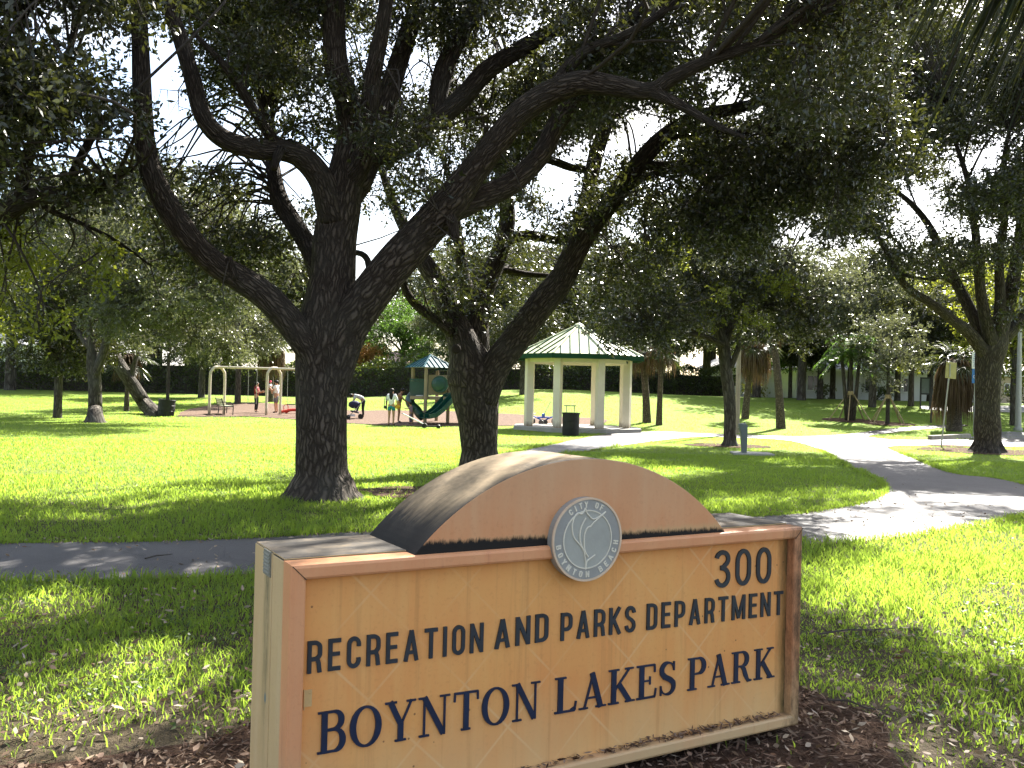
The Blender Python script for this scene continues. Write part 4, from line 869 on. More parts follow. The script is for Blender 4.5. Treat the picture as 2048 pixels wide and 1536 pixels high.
# --- library of lesser trees: built once, then copied
def local_tree(name, label, H, crown_c, crown_r, nc, mats, dens, L0, L1, trunk_r, lean=(0, 0), group='trees along the back of the park', bark='bark_far', r0=.7, r1=1.2, mi=0):
    top = Vector((lean[0], lean[1], H*.55)); L = [(Vector((0, 0, -.1)), trunk_r*1.5), (Vector((0, 0, .15)), trunk_r*1.1), (Vector((lean[0]*.4, lean[1]*.4, H*.25)), trunk_r), (top, trunk_r*.7), (top+Vector((.2, .1, H*.2)), trunk_r*.35)]
    limbs = [[(Vector(q[:3]), q[3]) for q in crm([(*p, r) for p, r in L], 4)]]
    for k in range(5):
        a = 2*pi*k/5+random.random(); e = Vector(crown_c)+Vector((cos(a)*crown_r[0]*.7, sin(a)*crown_r[1]*.7, random.uniform(-.3, .5)*crown_r[2])); s0 = Vector((0, 0, 0)).lerp(top, random.uniform(.7, 1))
        m_ = s0.lerp(e, .5)+Vector((0, 0, .3)); limbs.append([(Vector(q[:3]), q[3]) for q in crm([(*s0, trunk_r*.55), (*m_, trunk_r*.38), (*e, trunk_r*.12)], 4)])
    cl = scatter_ell(crown_c, crown_r, nc, r0, r1, -9, mi)
    return tree(name, label, limbs, cl, mats, dens, L0, L1, Vector((0, 0, 0)), M[bark], group=group, sides=10, tw=3)
# ------------------------------------------------------------------ lesser trees, palms, hedges, houses
BT = 'trees along the back of the park'
olive = local_tree('oak_tree', 'x', 8, (0, 0, 5.2), (3.6, 3.6, 2.6), 60, [M['leaf_olive']], 520, .13, .21, .20)
dark = local_tree('broadleaf_tree', 'x', 8, (0, 0, 5.4), (3.4, 3.4, 2.9), 60, [M['leaf_oak']], 520, .14, .22, .22)
green = local_tree('broadleaf_tree', 'x', 8, (0, 0, 5.0), (3.0, 3.0, 2.8), 50, [M['leaf_green']], 520, .14, .22, .18)
thin = local_tree('slender_tree', 'x', 7, (0, 0, 4.6), (1.7, 1.7, 2.0), 34, [M['leaf_oak'], M['leaf_yellow']], 520, .12, .18, .09, r0=.5, r1=.8)
yellow = local_tree('broadleaf_tree', 'x', 7, (0, 0, 4.6), (2.6, 2.6, 2.4), 44, [M['leaf_yellow']], 480, .14, .2, .15)
orange = local_tree('flowering_tree', 'x', 6, (0, 0, 3.6), (2.2, 2.2, 1.6), 34, [M['leaf_orange']], 520, .13, .2, .12)
used = set()
def place(proto, px, py, label, s=1.0, rz=None, Y=None, group=BT, sz=None, name=None):
    first = proto.name not in used; used.add(proto.name)
    o = proto if first else copy_tree(proto)
    if Y: p = at(px, py, Y); p.z = zg(p.x, p.y)
    else: p = ground(px, py)
    o.location = p; o.rotation_euler = (0, 0, rz if rz is not None else random.uniform(0, 6.28)); o.scale = (s, s, sz or s); o['label'] = label; o['group'] = group
    return o
LAWN = 'park trees around the lawn'
place(dark, 115, 836, 'straight thin trunked tree at the far left of the lawn, left of the forked oak', .8, 1.0, group=LAWN)
place(thin, 335, 806, 'slender tree standing right behind the tilted black litter drum', 1.05, .3, Y=52, group=LAWN)
place(olive, 475, 808, 'grey leaved tree with a short pale trunk behind the park bench', .95, 2.1, group=LAWN)
place(dark, 403, 790, 'dark tree between the litter drum and the first swing arch, back by the hedge', 1.0, .5, Y=64)
for i, (pr, px, Y, s, lab) in enumerate([
    (olive, -60, 60, 1.25, 'grey oak at the very left edge of the picture behind the lawn'), (dark, 20, 70, 1.35, 'dark tree far left against the back hedge'),
    (olive, 100, 82, 1.9, 'tall grey tree behind the far left hedge'), (olive, 215, 78, 2.0, 'tall grey tree behind the hedge above the forked oak'), (olive, 310, 86, 2.1, 'very tall grey tree beyond the hedge left of the swings'),
    (olive, 390, 80, 1.7, 'grey tree beyond the hedge right above the park bench'), (dark, 470, 90, 1.35, 'dark tree beyond the hedge behind the swing beam'), (dark, 610, 88, 1.3, 'dark tree beyond the hedge hidden mostly by the big trunk'),
    (green, 805, 92, 1.05, 'bright green tree beyond the hedge under the open patch of sky'), (olive, 905, 84, .95, 'grey tree beyond the hedge right of the play tower roof'), (dark, 985, 82, 1.35, 'dark tree beyond the hedge seen through the second oak fork'),
    (olive, 1075, 84, 1.15, 'grey tree beyond the hedge left of the pavilion roof'), (dark, 1165, 90, 1.5, 'dark tree beyond the hedge behind the pavilion roof top'), (dark, 1262, 80, 1.35, 'dark tree beyond the hedge at the right eave of the pavilion'),
    (dark, 1045, 62, .72, 'dark leaning tree on the mound seen left of the first pavilion post'), (olive, 1350, 76, 1.1, 'grey oak on the back edge right of the pavilion'), (dark, 1412, 84, 1.35, 'dark tree in front of the white wall left of the pole'),
    (dark, 1513, 70, 1.05, 'dark oak behind the drooping brown palm skirt'), (olive, 1603, 66, 1.15, 'grey oak with dark trunk at the left end of the white house'), (green, 1665, 74, .95, 'green tree close to the white house wall'),
    (dark, 1700, 86, 1.45, 'tall dark tree rising behind the white house roof'), (olive, 1745, 60, .9, 'grey oak above the left staked palm'), (yellow, 1822, 62, .95, 'yellow green oak with leaning trunk beside the second staked tree'),
    (dark, 1880, 80, 1.4, 'dark tree behind the white house at its right end'), (dark, 1927, 58, .95, 'dark trunked tree behind the skirted palm'), (yellow, 2028, 50, .95, 'yellow leaved tree beside the grey lamp post at the right edge'),
    (dark, 2110, 66, 1.4, 'dark tree at the very right edge beyond the car park'), (dark, 1990, 92, 1.6, 'tall dark tree far behind the car park oak'), (dark, 1560, 96, 1.3, 'far dark tree beyond the white house left end'), (olive, 1255, 100, 1.3, 'far grey tree high behind the pavilion right side')]):
    place(pr, px, 790, lab, s*1.3, None, Y)
for pr, px, Y, s, lab in ((dark, 1640, 69, 1.0, 'dark low crowned tree shading the left half of the white house'), (olive, 1700, 72, 1.1, 'grey crowned tree close before the white house roof'), (dark, 1795, 70, 1.0, 'dark tree covering the roof between the white house windows'), (dark, 1860, 72, 1.05, 'dark crowned tree in front of the right end of the white house'), (green, 1580, 74, .9, 'green tree at the gap between the two white houses')): place(pr, px, 790, lab, s, None, Y)
for i, (px, Y, s, lab) in enumerate([(735, 90, .95, 'orange flowering tree beyond the hedge right beside the big trunk')]): place(orange, px, 790, lab, s, .4, Y)
for i, px in enumerate(list(range(-150, 720, 75))+list(range(900, 2200, 75))):
    place((olive, dark, olive, dark, green)[i % 5], px, 790, 'one of the crowns closing the row of trees far behind the park', random.uniform(1.9, 2.5), None, random.uniform(104, 122), 'distant row of trees')
# leaning trunk by the litter drum
bl_ = ground(310, 831); D = 46
lean = [flare(limb_px([(290, 808, 28, D), (262, 765, 26, D), (238, 728, 24, D), (220, 690, 20, D+.2), (205, 640, 15, D+.4), (196, 580, 8, D+.6)]), bl_, .34, .2), limb_px([(262, 765, 14, D), (268, 730, 10, D), (280, 690, 6, D)])]
tree('leaning_tree', 'strongly leaning dark trunk propped behind the tilted black litter drum', lean, scatter_px([(150, 300, 560, 690, 16, 44, 48, .7, 1.1)], False), [M['leaf_olive']], 420, .13, .2, bl_, M['bark_far'], group=LAWN)
# ---- palms
def strip(mb, pts, w):
    P = [Vector(p) for p in pts]; n = len(P); i0 = len(mb.v); d = (P[-1]-P[0]).normalized(); s = d.cross(Vector((random.gauss(0, .4), random.gauss(0, .4), 1)))
    s = s.normalized() if s.length > .01 else Vector((1, 0, 0))
    for k, p in enumerate(P):
        ww = w*(1, .95, .6, .12)[min(3, int(3.99*k/(n-1)))]/2 if n > 1 else w; mb.v.append(tuple(p-s*ww)); mb.v.append(tuple(p+s*ww))
    for k in range(n-1): mb.face((i0+2*k, i0+2*k+1, i0+2*k+3, i0+2*k+2))
def fan(mb, c, d, pet, L, ns=16, droop=.5, spread=80, w=.045, stem=None):
    d = Vector(d).normalized(); side = d.cross(Vector((0, 0, 1))); side = side.normalized() if side.length > .05 else Vector((1, 0, 0)); upv = side.cross(d)
    h = Vector(c)+d*pet+Vector((0, 0, -.12*pet))
    (stem or mb).tube([c, Vector(c)+d*pet*.5, h], [.022, .018, .012], 4, False)
    for k in range(ns):
        a = R(-spread+2*spread*k/(ns-1)); e = (d*cos(a)+side*sin(a)).normalized(); l = L*(1-.25*abs(a)/1.5)*random.uniform(.85, 1.05)
        q = [h+e*l*t+upv*(.12*abs(sin(a))*l*t)+Vector((0, 0, -droop*l*t*t))+Vector((random.gauss(0, .012), random.gauss(0, .012), random.gauss(0, .02))) for t in (0, .35, .7, 1)]
        strip(mb, q, w)
def palm(name, label, H, r, base, group, nf=20, nd=70, skirt=1.5, fl=.9, lean=(0, 0), pet=.8, cat='palm'):
    root = empty(name, base, label, cat, group); top = Vector((lean[0], lean[1], H))
    q = crm([(0, 0, -.1, r*1.25), (lean[0]*.2, lean[1]*.2, H*.3, r), (lean[0]*.6, lean[1]*.6, H*.7, r*.92), (*top, r*.9)], 6)
    MB().tube([p[:3] for p in q], [p[3] for p in q], 12, True, .04).build('trunk', M['bark_palm'], root, smooth=True)
    if nd:
        sk = MB()
        for _ in range(nd):
            a = random.uniform(0, 2*pi); z = random.uniform(-skirt*.35, .2); c = top+Vector((cos(a)*r, sin(a)*r, z)); o = random.uniform(.25, .75)
            for _k in range(7):
                b = a+random.uniform(-.55, .55); l = random.uniform(.6, 1)*skirt; e = Vector((cos(b)*o, sin(b)*o, 0))
                strip(sk, [c, c+e*.6+Vector((0, 0, -.12*l)), c+e*.95+Vector((0, 0, -.5*l)), c+e*random.uniform(.75, 1.15)+Vector((0, 0, -l))], random.uniform(.03, .07))
        sk.build('dead_skirt', M['palm_dead'], root)
    fr = MB()
    for k in range(nf):
        a = 2.4*k+random.uniform(-.3, .3); el = R(random.uniform(-35, 70)); fan(fr, top, (cos(a)*cos(el), sin(a)*cos(el), sin(el)), pet*random.uniform(.7, 1.1), fl, 16, .45)
    fr.build('fronds', M['palm_green'], root); return root
PG = 'fan palms of the park'
def pm(px, py, label, H, r=.17, **k):
    Y = k.pop('Y', None); b = ground(px, py) if not Y else at(px, py, Y); b.z = zg(b.x, b.y); return palm('fan_palm', label, H, r, b, PG, **k)
pm(1490, 838, 'palm with a big brown hanging skirt just right of the tall pole', 4.4, .18, Y=50, nd=120, skirt=2.1, lean=(.45, 0))
pm(1562, 857, 'leaning palm with a bare mossy trunk on the lawn right of the tall pole', 5.2, .20, lean=(-.55, .2), nd=30, skirt=1.1)
pm(1294, 845, 'left one of two dark palms just right of the pavilion', 3.7, .19, nd=40, skirt=1.2, lean=(-.35, 0))
pm(1318, 850, 'right one of two dark palms just right of the pavilion', 3.8, .14, nd=40, skirt=1.2, lean=(.05, 0))
pm(253, 822, 'thin reddish palm between the forked oak and the leaning trunk', 2.9, .12, nd=60, skirt=1.2)
pm(540, 812, 'palm with wide brown skirt between the swing beam and the big trunk', 4.2, .2, Y=60, nd=130, skirt=2.3)
pm(1908, 862, 'palm with a shaggy brown skirt behind the yellow sign panel', 3.6, .32, nd=150, skirt=2.7, fl=1.2)
# staked young trees
def braces(t, n, h, r):
    for k in range(n):
        a = 2*pi*k/n+.5; o = MB().bar((cos(a)*r, sin(a)*r, .02), (cos(a)*.12, sin(a)*.12, h), .06, .04).build('wooden_brace', M['stake'], t)
    MB().lathe([(.16, h-.12), (.17, h), (.16, h+.1)], 10).build('tie_collar', M['stake'], t)
M['stake'] = simple('weathered stake timber', (.34, .26, .15), .85, .3, 12)
p = ground(1700, 841); t = empty('feather_palm', p, 'clump of young feather palms held up by slanting timber braces', 'palm', 'staked young trees')
fm = MB()
for (dx, H) in ((-.38, 3.6), (.02, 4.4), (.42, 4.0)):
    tr = MB(); tr.tube([(dx*.35, 0, -.1), (dx*.8, .05, 1.6), (dx*1.3, .1, H)], [.14, .11, .09], 10, True, .05); tr.build('trunk', M['bark_far'], t, smooth=True)
    top = Vector((dx*1.3, .1, H))
    for k in range(12):
        a = 2.4*k+dx*3; el = R(random.uniform(0, 75)); d = Vector((cos(a)*cos(el), sin(a)*cos(el), sin(el))); L = random.uniform(1.5, 2.1); ax = [top+d*L*s_+Vector((0, 0, -.75*L*s_*s_)) for s_ in (0, .25, .5, .75, 1)]
        fm.tube(ax, [.02, .016, .012, .009, .005], 4, False)
        for s_ in np.linspace(.18, 1, 26):
            j = min(3, int(s_*4)); c = ax[j].lerp(ax[j+1], s_*4-j); sd = d.cross(Vector((0, 0, 1))).normalized()
            for sg_ in (-1, 1): strip(fm, [c, c+sd*sg_*.25+d*.1+Vector((0, 0, -.06)), c+sd*sg_*.45*(1.1-s_*.5)+d*.16+Vector((0, 0, -.3))], .035)
fm.build('fronds', M['leaf_green'], t); braces(t, 5, 1.55, 1.15)
p = ground(1775, 848); tt = local_tree('young_tree', 'young broadleaf tree braced with slanting timbers beside the staked palms', 6, (0, 0, 4.1), (2.1, 2.1, 1.9), 44, [M['leaf_olive'], M['leaf_yellow']], 500, .12, .18, .10, group='staked young trees', r0=.5, r1=.8)
tt.location = p; braces(tt, 4, 1.5, 1.1)
# fan palm leaning in over the top right corner
pb = Vector((5.1, 5.6, 0)); root = empty('fan_palm', pb, 'close fan palm whose drooping leaf tips hang into the top right corner', 'palm', PG)
MB().tube([(0, 0, -.1), (.0, 0, 1.5), (-.3, -.1, 3.6), (-.6, -.1, 5.45)], [.26, .2, .18, .17], 14, True, .04).build('trunk', M['bark_palm'], root, smooth=True)
fr = MB(); top = Vector((-.6, -.1, 5.4))
for k in range(16):
    a = 2.4*k; el = R(random.uniform(0, 70)); fan(fr, top, (cos(a)*cos(el), sin(a)*cos(el), sin(el)), 1.0, 1.1, 26, .55, 95, .035)
for (tx, ty, tz, pt, L_) in ((-1.0, -.32, -.02, .95, 1.1), (-.95, .10, -.04, .95, 1.15), (-.80, -.62, -.08, .9, 1.15), (-1, .42, .0, 1.0, 1.1), (-.6, -.1, -.3, .8, 1.2), (-1, -.1, -.2, .9, 1.15), (-.9, .3, -.3, .8, 1.2), (-.8, -.4, -.35, .8, 1.15)):
    fan(fr, top, (tx, ty, tz), pt, L_, 44, 1.15, 105, .04)
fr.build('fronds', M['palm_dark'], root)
# ---- hedges
def hedge(name, label, pts, h, th, mat, n, L0, L1, wob=.5):
    V = []; core = MB(); root = empty(name, (pts[0][0], pts[0][1], zg(*pts[0])), label, 'hedge'); org = np.array(root.location)
    for (a, b) in zip(pts[:-1], pts[1:]):
        a, b = Vector((a[0], a[1], 0)), Vector((b[0], b[1], 0)); d = (b-a); s = Vector((-d.y, d.x, 0)).normalized(); m = int(n*d.length)
        t = rng.random(m); u = rng.choice([-1, 1, -1, 0], m)*.5*th+rng.normal(0, .18*th, m); z = np.where(np.abs(u) < .25*th, h, rng.random(m)**.8*h); x = a.x+d.x*t+s.x*u; y = a.y+d.y*t+s.y*u
        wv = np.array([mnoise.noise(Vector((i*.55, j*.55, k*.6))) for i, j, k in zip(x, y, z)]); wh = np.array([mnoise.noise(Vector((i*.35, j*.35, 3))) for i, j in zip(x, y)])
        z = z*(1+wob*wh)+rng.normal(0, .1, m); x += s.x*wv*wob*np.sign(u); y += s.y*wv*wob*np.sign(u)
        P = np.stack([x, y, zg_v(x, y)+z], 1)-org; ax = rng.normal(0, 1, (m, 3)); ax /= np.linalg.norm(ax, axis=1)[:, None]; q = rng.normal(0, 1, (m, 3)); bb = np.cross(q, ax); bb /= np.linalg.norm(bb, axis=1)[:, None]
        L = rng.uniform(L0, L1, (m, 1)); V.append(np.stack([P, P+ax*L*.5+bb*L*.25, P+ax*L, P+ax*L*.5-bb*L*.25], 1))
        ns = max(2, int(d.length/1.5))
        for i in range(ns):
            p0, p1 = a.lerp(b, i/ns), a.lerp(b, (i+1)/ns); core.bar((p0.x-org[0], p0.y-org[1], zg(p0.x, p0.y)-org[2]+h*.38), (p1.x-org[0], p1.y-org[1], zg(p1.x, p1.y)-org[2]+h*.38), th*.45, h*.78)
    V = np.concatenate(V).reshape(-1, 3); k = len(V)//4; np_mesh('foliage', V, np.arange(4*k), np.full(k, 4), [mat], root); core.build('dark_core', M['twig'], root); return root  # added solid core box, a dark interior that stops views through the leaves
def gp(px, Y): p = at(px, 780, Y); return (p.x, p.y)
hedge('hedge', 'long tall leafy hedge closing the lawn behind the swings and play tower', [gp(-260, 80), gp(0, 77), gp(300, 75), gp(640, 74), gp(960, 74)], 3.0, 1.6, M['leaf_hedge'], 640, .15, .27)
hedge('hedge', 'lower dark hedge behind the pavilion running towards the white house', [gp(965, 74), gp(1200, 75), gp(1330, 76), gp(1460, 78)], 2.2, 1.5, M['leaf_hedge'], 640, .15, .27)
def bush(px, py, Y, r, mat, label, name='shrub'):
    p = at(px, py, Y); p.z = zg(p.x, p.y); root = empty(name, p, label, 'shrub', 'shrubs near the houses'); cl = [(Vector((random.gauss(0, .4)*r, random.gauss(0, .4)*r, r*random.uniform(.3, 1.1))), r*.5, 0) for _ in range(9)]
    leaf_mesh('foliage', cl, 420, .12, .2, [mat], root)
    st = MB(); [st.tube([(0, 0, -.05), c[0]*.6, c[0]], [.03, .02, .01], 4, False) for c in cl]; st.build('stems', M['twig'], root)
bush(1500, 790, 72, 1.0, M['leaf_yellow'], 'sunlit yellow green shrub at the foot of the white wall right of the pole')
bush(1645, 790, 75, .9, M['leaf_hedge'], 'small dark shrub in front of the white house left window')
bush(1752, 790, 75.5, 1.1, M['leaf_hedge'], 'round dark shrub under the middle window of the white house')
bush(2022, 800, 64, 1.2, M['leaf_hedge'], 'dark shrub beyond the car park beside the lamp post')
# ---- houses
M['wall'] = simple('white stucco wall', (.66, .67, .66), .85, .05, 2); M['roofpink'] = simple('pale pink roof tile', (.50, .33, .27), .8, .12, 5); M['roofgrey'] = simple('grey shingle roof', (.55, .54, .52), .8, .12, 5)
M['pane'] = simple('dark window glass', (.02, .024, .03), .15, .2, 2, .6); M['trim'] = simple('white trim', (.75, .75, .73), .6, .04, 3); M['tanwall'] = simple('tan wall', (.55, .43, .32), .8, .06, 2)
def house(name, label, x0, x1, y, dep, h, roofh, wall, roof, wins, ov=.5):
    cx = (x0+x1)/2; z = min(zg(x0, y), zg(x1, y)); root = empty(name, (cx, y, z), label, 'house', 'houses around the park'); w = x1-x0
    MB().box((0, dep/2, h/2-.4), (w, dep, h+.8)).build('wall', wall, root)
    rf = MB(); a, b = w/2+ov, -ov; c = dep+ov; hr = min(w/2-.1, c/2)
    rf.v += [(-a, b, h), (a, b, h), (a, c, h), (-a, c, h), (-a+hr, dep/2, h+roofh), (a-hr, dep/2, h+roofh)]
    for q in ((0, 1, 5, 4), (1, 2, 5), (2, 3, 4, 5), (3, 0, 4), (3, 2, 1, 0)): rf.face(q)
    ro = rf.build('roof', roof, root)
    MB().box((0, -ov-.03, h-.06), (w+2*ov, .05, .2)).build('fascia', M['trim'], ro)
    for (wx, wz, ww, wh) in wins:
        f = MB()
        for (dx, dz, sx, sz) in ((0, wh/2, ww+.12, .08), (0, -wh/2, ww+.12, .08), (-ww/2, 0, .08, wh), (ww/2, 0, .08, wh), (0, 0, .05, wh)): f.box((wx-cx+dx, -.03, wz+dz), (sx, .1, sz))
        fo = f.build('window', M['trim'], root); MB().box((wx-cx, -.012, wz), (ww, .03, wh)).build('pane', M['pane'], fo)
    return root
def X_(px, Y): return at(px, 790, Y).x
Yh = 78
house('white_house', 'long low white house behind the staked trees at the right', X_(1592, Yh), X_(1962, Yh), Yh, 9, 2.55, 1.3, M['wall'], M['roofgrey'],
      [(X_(1626, Yh), 1.35, 1.1, 1.3), (X_(1740, Yh), 1.3, 1.0, 1.1), (X_(1786, Yh), 1.3, .9, 1.25), (X_(1815, Yh), 1.35, .8, 1.2)])
Yh = 88
house('white_house', 'white gabled house half hidden behind the pole and the palm skirt', X_(1432, Yh), X_(1545, Yh), Yh, 8, 2.9, 1.6, M['wall'], M['roofgrey'], [(X_(1462, Yh), 1.6, 1.0, 1.2)])
Yh = 98
house('pink_roof_house', 'house with a pale pink roof peeping over the hedge by the play tower', X_(690, Yh), X_(872, Yh), Yh, 9, 3.6, 1.4, M['wall'], M['roofpink'], [(X_(780, Yh), 1.8, 1.2, 1.2)])
house('white_house', 'pale house glimpsed through the trees at the far left behind the hedge', X_(-160, Yh), X_(70, Yh), Yh, 9, 4.6, 1.4, M['wall'], M['roofgrey'], [(X_(30, Yh), 3.4, 1.2, 1.2)])
house('pale_house', 'pale house glimpsed over the hedge right behind the pavilion', X_(1085, Yh), X_(1330, Yh), Yh, 9, 3.4, 1.5, M['wall'], M['roofgrey'], [(X_(1300, Yh), 2.0, 1.2, 1.2)])
Yh = 92
house('tan_house', 'tan house seen between the oak trunk and the lamp post at the right edge', X_(1985, Yh), X_(2120, Yh), Yh, 9, 2.9, 1.3, M['tanwall'], M['roofgrey'], [(X_(2018, Yh), 1.5, 1.0, 1.0)])
# ------------------------------------------------------------------ pavilion
M['post'] = simple('cream pavilion post', (.60, .52, .40), .65, .06, 3, dirt=None); M['roofgreen'] = None
k = NT('pale green metal roof'); v = k.coord(); n = k.noise(v, 1.5, 4); k.bsdf(k.ramp(n, [(.3, (.43, .48, .28)), (.7, (.52, .56, .35))]), .5, None, .3); M['roofgreen'] = k.m
M['fascia'] = simple('dark green fascia', (.018, .06, .03), .8, .15, 4, .12); M['slab'] = M['concrete']
k = NT('post paint with rusty foot'); v = k.coord(); s = k.sep(v); n = k.noise(k.map(v, (6, 6, 2)), 2, 5, .7)
c = k.ramp(k.noise(v, 3, 4), [(.3, (.74, .66, .52)), (.7, (.80, .73, .59))]); c = k.mix(k.ramp(k.math('ADD', s[2], k.math('MULTIPLY', n, .7)), [(.45, .85), (.75, 0.)]), c, (.17, .12, .07)); k.bsdf(c, .6, None, .35); M['post'] = k.m
pc = ground(1158, 858); pc = Vector((2.98, 40.9, zg(2.98, 40.9)))
pav = empty('pavilion', pc, 'octagonal park pavilion with pale green metal roof on cream posts', 'pavilion')
def octo(r, ph=R(2.5)): return [(r*sin(R(22.5)+ph+k*pi/4), r*cos(R(22.5)+ph+k*pi/4)) for k in range(8)]
m_ = MB(); o8 = octo(3.05); m_.v += [(x, y, -.35) for x, y in o8]+[(x, y, .14) for x, y in o8]
m_.face(list(range(8))); m_.face(list(range(8, 16))[::-1]); [m_.face((i, i+8, (i+1) % 8+8, (i+1) % 8)) for i in range(8)]
bm_ = m_.build('slab', M['slab'], pav)
EH = 3.15
for (x, y) in octo(2.36):
    q = Matrix.Rotation(-atan2(x, y), 3, 'Z'); MB().box((x, y, EH/2+.06), (.31, .31, EH-.15), q).build('post', M['post'], pav, bevel=.012)
be = MB(); o8 = octo(2.36)
for i in range(8): be.bar((*o8[i], EH-.04), (*o8[(i+1) % 8], EH-.04), .2, .26)
be.build('ring_beam', M['post'], pav)
RE = 3.05; o8 = octo(RE); rf = MB(); rf.v += [(x, y, EH+.17) for x, y in o8]+[(0, 0, EH+1.62)]
for i in range(8): rf.face((i, (i+1) % 8, 8)[::-1])
rf.face(list(range(8))); roof = rf.build('roof', M['roofgreen'], pav)
fa = MB()
for i in range(8): fa.bar((o8[i][0]*1.004, o8[i][1]*1.004, EH+.08), (o8[(i+1) % 8][0]*1.004, o8[(i+1) % 8][1]*1.004, EH+.08), .06, .21)
fa.build('fascia', M['fascia'], roof)
sm = MB(); hp = MB(); apex = Vector((0, 0, EH+1.62))
for i in range(8):
    a, b = Vector((*o8[i], EH+.17)), Vector((*o8[(i+1) % 8], EH+.17)); hp.bar(a+Vector((0, 0, .02)), apex+Vector((0, 0, .02)), .10, .05); mid = (a+b)/2; dn = (apex-mid)
    for t in (-.7, -.35, 0, .35, .7):
        f = a.lerp(b, .5+t/2); e = f+dn*(1-abs(t)); sm.bar(f+Vector((0, 0, .02)), e+Vector((0, 0, .02)), .03, .05)
sm.build('standing_seam', M['fascia'], roof); hp.build('hip_cap', M['roofgreen'], roof); MB().lathe([(.28, EH+1.50), (.20, EH+1.62), (.05, EH+1.70)], 8).build('roof_cap', M['roofgreen'], roof)
# ------------------------------------------------------------------ small park furniture
M['black'] = simple('black plastic', (.012, .012, .013), .55, .3, 8, .35); M['blackmetal'] = simple('black metal', (.02, .02, .022), .45, .2, 8); M['metal'] = simple('galvanised metal', (.36, .36, .34), .5, .12, 9, .5, .4)
M['beige'] = simple('beige painted steel', (.60, .53, .42), .5, .08, 6); M['teal'] = simple('teal metal roof', (.008, .075, .095), .6, .12, 4, .3); M['green_plastic'] = simple('dark green plastic', (.008, .055, .04), .3, .2, 3, .5); M['tanp'] = simple('tan plastic panel', (.27, .21, .13), .5, .1, 4)
M['red'] = simple('red painted steel', (.52, .035, .02), .4, .12, 6); M['greyblue'] = simple('blue grey painted metal', (.12, .145, .145), .5, .12, 6)
def drum(label, px, py, r, h, tilt=0):
    p = ground(px, py); t = empty('litter_drum', p, label, 'litter bin', 'black litter drums'); t.rotation_euler = (0, tilt, .4)
    MB().lathe([(r*.94, .0), (r*.97, .04), (r, h*.3), (r*1.03, h*.32), (r, h*.34), (r, h*.64), (r*1.03, h*.66), (r, h*.68), (r, h-.05), (r*1.05, h-.04), (r*1.05, h), (r*.9, h), (r*.88, h-.25)], 20).build('barrel', M['black'], t)
    MB().tube([(r*1.01*cos(a), r*1.01*sin(a), h-.005) for a in [2*pi*k/24 for k in range(24)]], .022, 6, closed=True).build('rim', M['black'], t)
drum('black litter drum standing in front of the pavilion slab', 1141, 871, .34, .90)
drum('tilted black litter drum beside the leaning trunk on the left lawn', 331, 832, .40, .80, .08)
p = ground(1140, 862)+Vector((0, .4, .14)); t = empty('metal_stand', p, 'thin metal stand with a flat bar showing above the black drum', 'stand'); MB().tube([(-.16, 0, 0), (-.16, 0, .95)], .018, 6).tube([(.2, 0, 0), (.2, 0, .95)], .018, 6).build('leg', M['metal'], t); MB().box((0, 0, .97), (.5, .3, .04)).build('top_bar', M['metal'], t)
# drinking fountain
p = ground(1487, 909); t = empty('drinking_fountain', p, 'blue grey wedge shaped drinking fountain on a square concrete pad', 'fountain')
MB().prism([(-.045, .02), (.075, .02), (.085, .72), (.085, .86), (.03, .90), (-.02, .87), (-.11, .92), (-.16, .90), (-.15, .78), (-.10, .62)], -.10, .10).build('pedestal', M['greyblue'], t, bevel=.012)
MB().ell((-.03, 0, .90), (.10, .085, .03), 12, 6).build('basin', M['metal'], t); MB().tube([(.03, 0, .9), (.03, 0, .95), (.0, 0, .965)], .010, 6).build('spout', M['metal'], t); MB().lathe([(.02, 0), (.02, .03)], 8, (-.17, 0, .78)).build('push_button', M['metal'], t)
tag(MB().box(tuple(p+Vector((.28, .12, .02))), (1.15, 1.0, .07), Matrix.Rotation(-.1, 3, 'Z')).build('concrete_pad', M['concrete'], bevel=.01), 'square concrete pad under the drinking fountain', 'slab')
# tall pole
p = at(1474, 868, 41); p.z = zg(p.x, p.y); t = empty('lamp_post', p, 'tall plain tan pole rising right behind the younger oak trunk', 'pole'); MB().tube([(0, 0, -.2), (0, 0, 4), (0, 0, 9.5)], [.115, .10, .07], 12).build('shaft', simple('weathered tan pole', (.34, .29, .22), .8, .12, 5), t)
MB().bar((0, 0, 9.3), (.9, 0, 9.5), .06).build('arm', M['metal'], t); MB().box((1.1, 0, 9.5), (.6, .25, .12)).build('lamp_head', M['metal'], t)
p = ground(2036, 861); t = empty('lamp_post', p, 'grey tapered lamp post at the right edge behind the car park', 'pole'); MB().tube([(0, 0, -.1), (0, 0, 3), (0, 0, 7)], [.16, .12, .08], 14).build('shaft', M['metal'], t); MB().lathe([(.22, 0), (.22, .12), (.16, .15)], 14).build('base', M['metal'], t)
